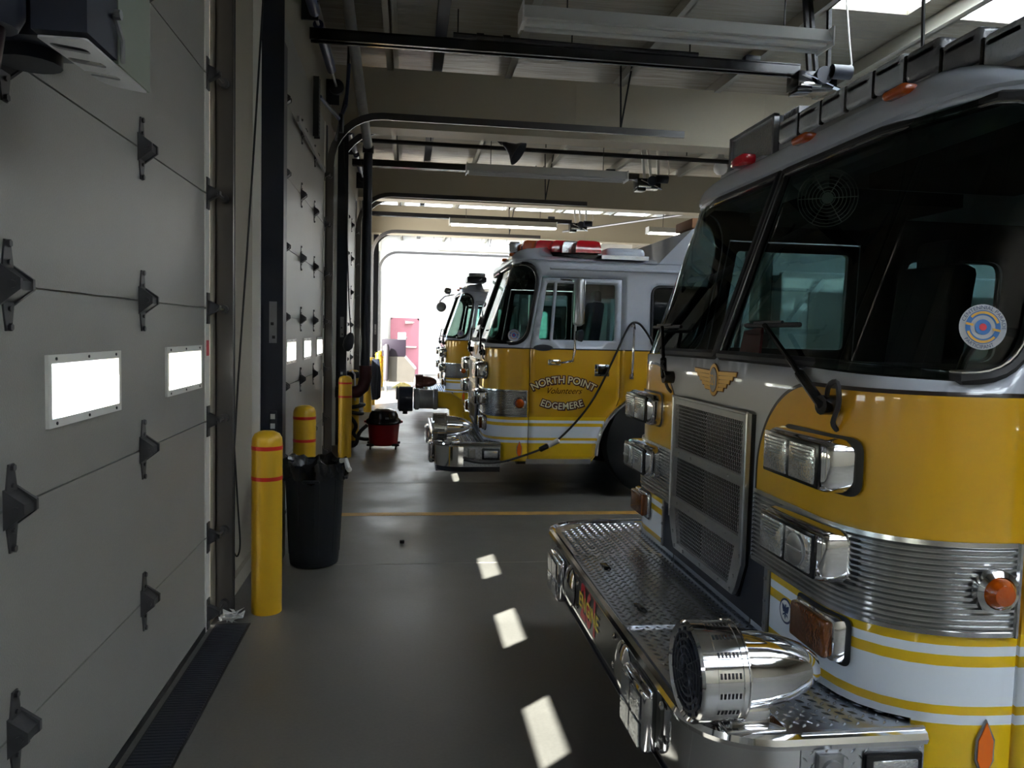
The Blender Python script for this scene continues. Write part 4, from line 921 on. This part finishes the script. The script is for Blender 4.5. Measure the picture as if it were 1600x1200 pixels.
    for sg in (-1, 1):
        for q in range(4): m2 = MB(); x = 3.25+q*1.1; m2.box(x, x+1.0, sg*1.222-.01, sg*1.222+.01, .6, 2.1); dr = m2.build('roller_door', M['brushed'], root, smooth=False)
        w = MB(); w.lathe([(.28, -.26), (.46, -.28), (.52, -.25), (.53, 0), (.52, .25), (.46, .28), (.28, .26)], (6.2, sg*.95, .53), (0, 1, 0), 32); w.build('wheel', M['tire'], root)
    mb = MB(); mb.box(2.76, 2.94, -1.1, 1.1, .5, 2.2); mb.build('pump_panel', M['stainless'], root, smooth=False)
    return root
def siren(root, body, x=-.50, y=-1.10, z=.683):
    """chrome bullet-shaped bumper siren, pointing forward"""
    mb = MB(); mb.lathe([(.0, .0), (.05, .004), (.10, .006), (.122, .002)], (x, y, z), (1, 0, 0), 36, cap=False); sf = mb.build('siren_grille', M['brushed'], root)
    m2 = MB()
    for r in (.025, .045, .065, .085, .105): m2.tube([(x-.003, y+r*cos(a), z+r*sin(a)) for a in [i*2*pi/30 for i in range(30)]], .004, 5, closed=True)
    for i in range(16): a = i*pi/8; m2.tube([(x-.004, y+.02*cos(a), z+.02*sin(a)), (x-.002, y+.118*cos(a+.5), z+.118*sin(a+.5))], .003, 4)
    m2.build('siren_vane', M['steel_dark'], sf)
    mb = MB(); mb.lathe([(.122, .0), (.130, -.008), (.136, .0), (.136, .035), (.134, .037), (.134, .105), (.136, .107), (.136, .12), (.130, .126), (.112, .13), (.108, .15), (.104, .20), (.09, .27), (.068, .33), (.04, .37), (.0, .385)], (x, y, z), (1, 0, 0), 40); sb = mb.build('siren_body', body, root)
    m2 = MB()
    for i in range(16):
        a = i*pi/8
        for k in range(6):
            aa = [a+.04, a+.15]; xx = x+.041+k*.0105
            m2.add([(xx, y+.1345*cos(t), z+.1345*sin(t)) for t in aa]+[(xx+.006, y+.1345*cos(t), z+.1345*sin(t)) for t in aa], [(0, 1, 3, 2)])
    m2.build('siren_slots', M['black'], sb, smooth=False)
    m2 = MB(); m2.lathe([(.11, 0), (.138, .002), (.138, .006), (.11, .008)], (x+.12, y, z), (1, 0, 0), 36); m2.build('siren_ring', body, sb)
    m2 = MB(); m2.rbox((x+.16, y, .572), (.12, .13, .06), .012); m2.rbox((x+.17, y, .545), (.17, .17, .012), .004); m2.build('siren_bracket', M['chrome'], root)

e1 = engine((1.28, 3.1, 0)); tag(e1, 'nearest yellow and white fire engine, its huge dark windshield at the right', 'fire truck', 'fire engines')
base_children = list(e1.children)
def engine_copy(loc, label):
    c = dup(e1, loc, label); return c
e2 = engine_copy((.76, 8.63, 0), 'second fire engine with red light bar and lettered yellow door')
e3 = engine_copy((.66, 14.9, 0), 'farthest fire engine, half hidden, with yellow suction pipe on its bumper')
def drop(e, names):
    for ch in list(e.children):
        if ch.name.split('.')[0] in names:
            for g in list(ch.children): bpy.data.objects.remove(g)
            bpy.data.objects.remove(ch)
siren(e1, M['chrome'])
siren(e2, M['chrome']); siren(e3, M['brown'], x=-.50, y=-.55)
# --- engine 1: bumper lettering, hatch, roof bar, stickers
mb = MB(); text(mb, '261', .215, (-.4875, .10, .345), (0, -1, 0), (0, 0, 1), mi=0, off=.006, depth=.0005, sx=.95); mb.build('engine_number', M['redletter'], e1, smooth=False)
mb = MB(); text(mb, 'ENGINE', .088, (-.4885, .10, .385), (0, -1, 0), (0, 0, 1), mi=0, off=.002, depth=.0012, sx=1.15); mb.build('engine_word', M['yellowletter'], e1, smooth=False)
hp = rpoly([Vector((-.47, -.40)), Vector((-.02, -.40)), Vector((-.02, .52)), Vector((-.47, .52))], .02, 4)
mb = MB(); mb.prism([(p.x, p.y, .533) for p in hp], (0, 0, .007)); ht = mb.build('hatch_lid', M['tread'], e1, smooth=False)
lug = MB(); r = 0; x = -.455
while x < -.03:
    y = -.385+(.020 if r % 2 else 0)
    while y < .51:
        e = 1 if r % 2 else -1; q = sqrt(.5); ax = Vector((q, q*e, 0)); bx = Vector((-ax.y, ax.x, 0)); c = Vector((x, y, .5405))
        lug.add([c-ax*.0155, c+bx*.0052, c+ax*.0155, c-bx*.0052, c+Vector((0, 0, .0035))], [(0, 1, 4), (1, 2, 4), (2, 3, 4), (3, 0, 4)]); y += .040
    x += .020; r += 1
lg = lug.build('hatch_lugs', M['tread'], ht, smooth=False); lg['kind'] = 'stuff'
for yy in (-.22, .32):
    m2 = MB(); m2.rbox((-.36, yy, .542), (.03, .09, .006), .002); m2.rbox((-.36, yy-.03, .547), (.02, .03, .01), .003); m2.build('hatch_latch', M['blackgloss'], ht)
bar = MB(); bar.prism([(.42, .38, 2.47), (.42, .38, 2.515), (.42, -.65, 2.515), (.42, -1.12, 2.42), (.42, -1.12, 2.38), (.42, -.65, 2.47)], (.2, 0, 0)); b1 = bar.build('bar_base', M['galv'], e1, smooth=False)
for i in range(8):
    y = .36-i*.185; zd = -max(0, -(y-.09)-.60)*.2; m2 = MB(); m2.rbox((.47, y-.09, 2.555+zd), (.14, .172, .105), .018, seg=3); m2.rbox((.403, y-.088, 2.575+zd), (.006, .13, .02), .002); m2.build('bar_lens', mat('clear_bar_lens_%d' % i, (.42, .44, .47) if i not in (5, 6) else (.16, .16, .17), .10, .1, bump=.8, bscale=70), b1)
    if i: m3 = MB(); m3.rbox((.455, y+.004, 2.552+zd), (.10, .016, .10), .004); m3.build('bar_divider', M['blackgloss'], b1)
sc = MB(); sc.rbox((.50, .72, 2.575), (.10, .50, .20), .008); s1 = sc.build('scene_light', M['steel_dark'], e1)
m2 = MB()
for i in range(11): m2.box(.46+.0, .56, .44-.02-i*.014, .44-.014-i*.014, 2.49, 2.665)
m2.build('cooling_fins', M['galv'], s1, smooth=False)
m2 = MB(); m2.box(.442, .45, .49, .96, 2.48, 2.67); m2.build('scene_lens', M['lens'], s1, smooth=False)
m2 = MB(); m2.box(.43, .456, .46, .98, 2.665, 2.68).box(.43, .456, .46, .98, 2.468, 2.482).box(.43, .456, .96, .98, 2.468, 2.68).box(.43, .456, .46, .48, 2.468, 2.68); m2.build('light_frame', M['galv'], s1, smooth=False)
m2 = MB(); m2.rbox((.48, .70, 2.45), (.22, .50, .06), .015); m2.build('light_riser', M['truckwhite'], e1)
m2 = MB(); m2.rbox((.30, .50, 2.455), (.07, .15, .045), .012); m2.build('red_marker', M['redlens'], e1)
# parade sticker on the windshield, near corner
def sticker(e, s0, z0, R, words):
    nrm = (Vector(cabmap(s0, z0, 1))-Vector(cabmap(s0, z0, 0))).normalized(); c = Vector(cabmap(s0, z0, .004))
    up = (Vector(cabmap(s0, z0+.1, 0))-Vector(cabmap(s0, z0, 0))).normalized(); rt = up.cross(nrm).normalized(); nrm = rt.cross(up)
    mb = MB()
    def disc(r, d, mi, r0=0, a0=0, a1=2*pi, n=40):
        P = [c+nrm*d+(rt*cos(a0+(a1-a0)*i/n)+up*sin(a0+(a1-a0)*i/n))*r for i in range(n+1)]
        if r0: Q = [c+nrm*d+(rt*cos(a0+(a1-a0)*i/n)+up*sin(a0+(a1-a0)*i/n))*r0 for i in range(n+1)]; mb.rings([P, Q], mi, False, closed=False)
        else: mb.add(P[:-1], [tuple(range(n))], mi)
    disc(R, 0, 0); disc(R*.74, .0008, 1, R*.52); disc(R*.70, .0014, 3, R*.59, .5, pi-.5, 20); disc(R*.70, .0014, 3, R*.59, pi+.5, 2*pi-.5, 20); disc(R*.34, .0008, 1)
    for sx in (-1, 1): mb.add([c+nrm*.002+rt*sx*R*a+up*R*b for a, b in ((.42, -.05), (.74, -.05), (.74, .05), (.42, .05))], [(0, 1, 2, 3)], 3)
    disc(R*.16, .0016, 4, 0, n=12)
    if words:
        text(mb, 'CENTENNIAL PARADE', R*.235, c+up*R*.79, rt, up, arc=R*.79, mi=2, depth=.0016)
        text(mb, 'PARTICIPANT', R*.235, c-up*R*.95, rt, up, arc=R*.95, smile=True, mi=2, depth=.0016)
    return mb.build('parade_sticker' if words else 'round_sticker', [M['decal'], M['blue'], M['navy'], M['gold'], M['redletter']], e, smooth=False)
sticker(e1, -1.295, 1.650, .062, True); sticker(e2, -1.30, 1.59, .058, False); sticker(e3, -1.30, 1.59, .058, False)
# eagle seal on the striped panel
mb = MB(); c0 = Vector((-.002, -.69, .69))
mb.prism([c0+Vector((0, .043*cos(a), .043*sin(a))) for a in [i*2*pi/32 for i in range(32)]], (-.0008, 0, 0), 1); mb.prism([c0+Vector((-.001, .036*cos(a), .036*sin(a))) for a in [i*2*pi/32 for i in range(32)]], (-.0006, 0, 0), 0)
P = lambda *q: [c0+Vector((-.0018, -a*.03, b*.03)) for a, b in q]
for sg in (-1, 1): mb.prism(P((0, .2), (sg*.25, .55), (sg*.8, .75), (sg*.7, .2), (sg*.5, -.2), (sg*.2, -.15)), (-.0004, 0, 0), 1); mb.prism(P((sg*.1, -.4), (sg*.6, -.65), (sg*.5, -.35), (sg*.15, -.25)), (-.0004, 0, 0), 1)
mb.prism(P((-.12, .75), (.12, .75), (.1, .5), (.2, .2), (.2, -.3), (0, -.55), (-.2, -.3), (-.2, .2), (-.1, .5)), (-.0006, 0, 0), 1); mb.prism(P((-.2, -.5), (0, -.95), (.2, -.5)), (-.0004, 0, 0), 1)
mb.build('eagle_seal', [M['white'], M['navy']], e1, smooth=False)
# --- engine 2: lettering, light bar, raised crew roof
yl = -HW-.006
def outlined(e, s, size, o, arc, smile, sx=1):
    mb = MB(); text(mb, s, size, o, (1, 0, 0), (0, 0, 1), arc=arc, smile=smile, mi=1, off=.010, depth=0, sx=sx)
    q = (o[0]+.004, o[1], o[2]-.005); text(mb, s, size, q, (1, 0, 0), (0, 0, 1), arc=arc, smile=smile, mi=1, off=.010, depth=.0002, sx=sx)
    text(mb, s, size, o, (1, 0, 0), (0, 0, 1), arc=arc, smile=smile, mi=0, off=.001, depth=.0014, sx=sx); return mb.build('door_lettering', [M['cream'], M['maroon']], e, smooth=False)
outlined(e2, 'NORTH POINT', .098, (.755, yl, 1.135), .62, False, .95); outlined(e2, 'EDGEMERE', .092, (.745, yl, .875), .62, True, 1.0)
mb = MB(); text(mb, 'Volunteers', .085, (.755, yl, 1.03), (1, 0, 0), (0, 0, 1), shear=.45, mi=0, depth=.001, sx=.95); mb.build('script_lettering', M['brown'], e2, smooth=False)
vb = MB()
for sg in (-1, 1): vb.prism([(.38, 0, 2.47), (.62, 0, 2.47), (1.2, sg*1.0, 2.37), (.92, sg*1.0, 2.37)], (0, 0, .04))
v1 = vb.build('light_bar_tray', M['blackgloss'], e2, smooth=False)
for sg in (-1, 1):
    for i, (t, ml, sz) in enumerate(((.16, 'amber', .15), (.36, 'redlens', .20), (.60, 'redlens', .20), (.76, 'lens', .12), (.93, 'redlens', .24))):
        x = .5+.54*t; y = sg*t; z = 2.515-.10*t; m2 = MB(); w = sz/2
        m2.rings([[(x+a*q+b*.35*sg*q*0, y+b*q, z+h) for a, b in ((-.13, -w), (.13, -w), (.13, w), (-.13, w))] for q, h in ((1, 0), (.98, .06), (.86, .11), (.6, .125))]); m2.build('light_pod', M[ml], v1, ang=25)
m2 = MB(); m2.rbox((.40, 0, 2.56), (.12, .14, .12), .02); m2.build('light_pod', M['lens'], v1)
m2 = MB(); m2.rbox((1.42, -.62, 2.42), (.42, .6, .16), .05, seg=3); m2.build('roof_unit', M['truckwhite'], e2)
m2 = MB(); m2.box(1.12, 1.6, -1.12, -.95, 2.36, 2.40); m2.build('roof_tread', M['tread'], e2, smooth=False)
m2 = MB(); m2.prism([(1.62, -1.17, 2.26), (2.02, -1.17, 2.68), (2.4, -1.17, 2.80), (7.8, -1.17, 2.80), (7.8, -1.17, 2.26)], (0, 2.34, 0)); m2.build('raised_roof', M['truckwhite'], e2, smooth=False)
m2 = MB(); m2.rbox((2.32, -.55, 2.80), (.34, .5, .10), .01); m2.build('roof_chest', M['crate'], e2)
drop(e2, ('marker_light_x',))
# --- engine 3: beacon, suction elbow, convex mirror, clamp
m2 = MB(); m2.rbox((.55, -.72, 2.56), (.35, .5, .10), .02); m2.build('beacon_base', M['steel_dark'], e3); m2 = MB(); m2.rbox((.55, -.72, 2.64), (.3, .55, .07), .02); m2.build('beacon_lens', M['galv'], e3)
m2 = MB(); m2.tube([(.15, -.95, 2.28), (-.02, -1.0, 2.24), (-.10, -1.02, 2.16), (-.12, -1.02, 2.08)], .012, 6); a3 = m2.build('mirror_arm', M['chrome'], e3)
m2 = MB(); m2.lathe([(.0, -.05), (.06, -.04), (.09, .0), (.085, .012), (0, .02)], (-.08, -1.04, 2.05), (.2, 1, -.1), 20); m2.build('convex_mirror', M['galv'], a3)
m2 = MB(); m2.lathe([(.02, 0), (.06, .02), (.06, .10), (.03, .13)], (.10, -.9, 2.33), (-1, 0, .2), 14); m2.build('spot_lamp', M['chrome'], e3)
YP = .75
m2 = MB(); m2.tube([(-.15, YP, .50), (-.15, YP, .62), (-.17, YP, .72), (-.26, YP, .78), (-.40, YP, .79)], .10, 18); m2.build('suction_elbow', M['hose'], e2)
m2 = MB(); m2.lathe([(.105, 0), (.125, .01), (.125, .05), (.115, .06), (.115, .22), (.13, .23), (.13, .27), (.11, .29)], (-.39, YP, .79), (-1, 0, 0), 24); m2.build('hose_coupling', M['galv'], e2)
m2 = MB(); m2.lathe([(.14, 0), (.15, .01), (.15, .16), (.12, .18)], (-.69, YP, .79), (-1, 0, 0), 20)
m2.cyl((-.78, YP, .61), (-.78, YP, .65), .03, 8); m2.cyl((-.80, YP-.17, .79), (-.80, YP-.13, .79), .04, 10); m2.build('intake_valve', M['steel_dark'], e2)
m2 = MB(); m2.tube([(-.88, YP+.07*cos(a), .86+.07*sin(a)) for a in [i*2*pi/18 for i in range(18)]], .012, 6, closed=True); m2.build('valve_ring', M['galv'], e2)
m2 = MB(); m2.tube([(-.02, .45, .54), (-.02, .45, .60), (-.06, .45, .63), (-.10, .45, .62)], .05, 12); m2.build('pipe_stub', M['hose'], e2)
# charging cord on engine 2
cp = [(.55, 7.36, .385), (.70, 7.34, .36), (.90, 7.35, .365), (1.10, 7.35, .42), (1.29, 7.35, .49), (1.43, 7.35, .56), (1.63, 7.34, .76), (1.81, 7.34, 1.01), (1.99, 7.34, 1.39), (2.09, 7.33, 1.63), (2.15, 7.32, 1.73), (2.22, 7.32, 1.735), (2.30, 7.34, 1.66), (2.40, 7.36, 1.52)]
mb = MB(); fine = []
for i in range(len(cp)-1):
    a, b, c, d = [Vector(cp[max(0, min(len(cp)-1, k))]) for k in (i-1, i, i+1, i+2)]
    for t in (0, .25, .5, .75): fine.append(.5*((2*b)+(c-a)*t+(2*a-5*b+4*c-d)*t*t+(3*b-a-3*c+d)*t**3))
root = thing('charging_cord', (0, 0, 0), 'black charging cord looping from the second engine bumper over its grab rail', 'cord')
MB().tube(fine+[Vector(cp[-1])], .011, 8).build('cord', M['black'], root)
d = (Vector(cp[5])-Vector(cp[4])).normalized(); p = Vector(cp[4]).lerp(Vector(cp[5]), .55)
MB().lathe([(.012, 0), (.026, .01), (.028, .09), (.016, .10)], p-d*.10, d, 12).build('plug', M['blackgloss'], root)
MB().lathe([(.02, 0), (.026, .005), (.026, .11), (.014, .12)], p, d, 12).build('socket', M['paper'], root)
# paper and red folder on the dash of engine 1
m2 = MB(); m2.rbox((1.28+.30, 3.1-.35, 1.515), (.12, .16, .004), .001, rot=Matrix.Rotation(.5, 3, 'Z')); tag(m2.build('dash_note', M['paper']), 'small pale note lying on the first engine dashboard', 'note')
m2 = MB(); m2.prism([(1.28+.24, 3.22, 1.49), (1.28+.24, 3.44, 1.47), (1.28+.28, 3.46, 1.64), (1.28+.28, 3.28, 1.66)], (.012, 0, 0)); tag(m2.build('red_folder', M['redletter'], smooth=False), 'red folder propped behind the first engine windshield', 'folder')
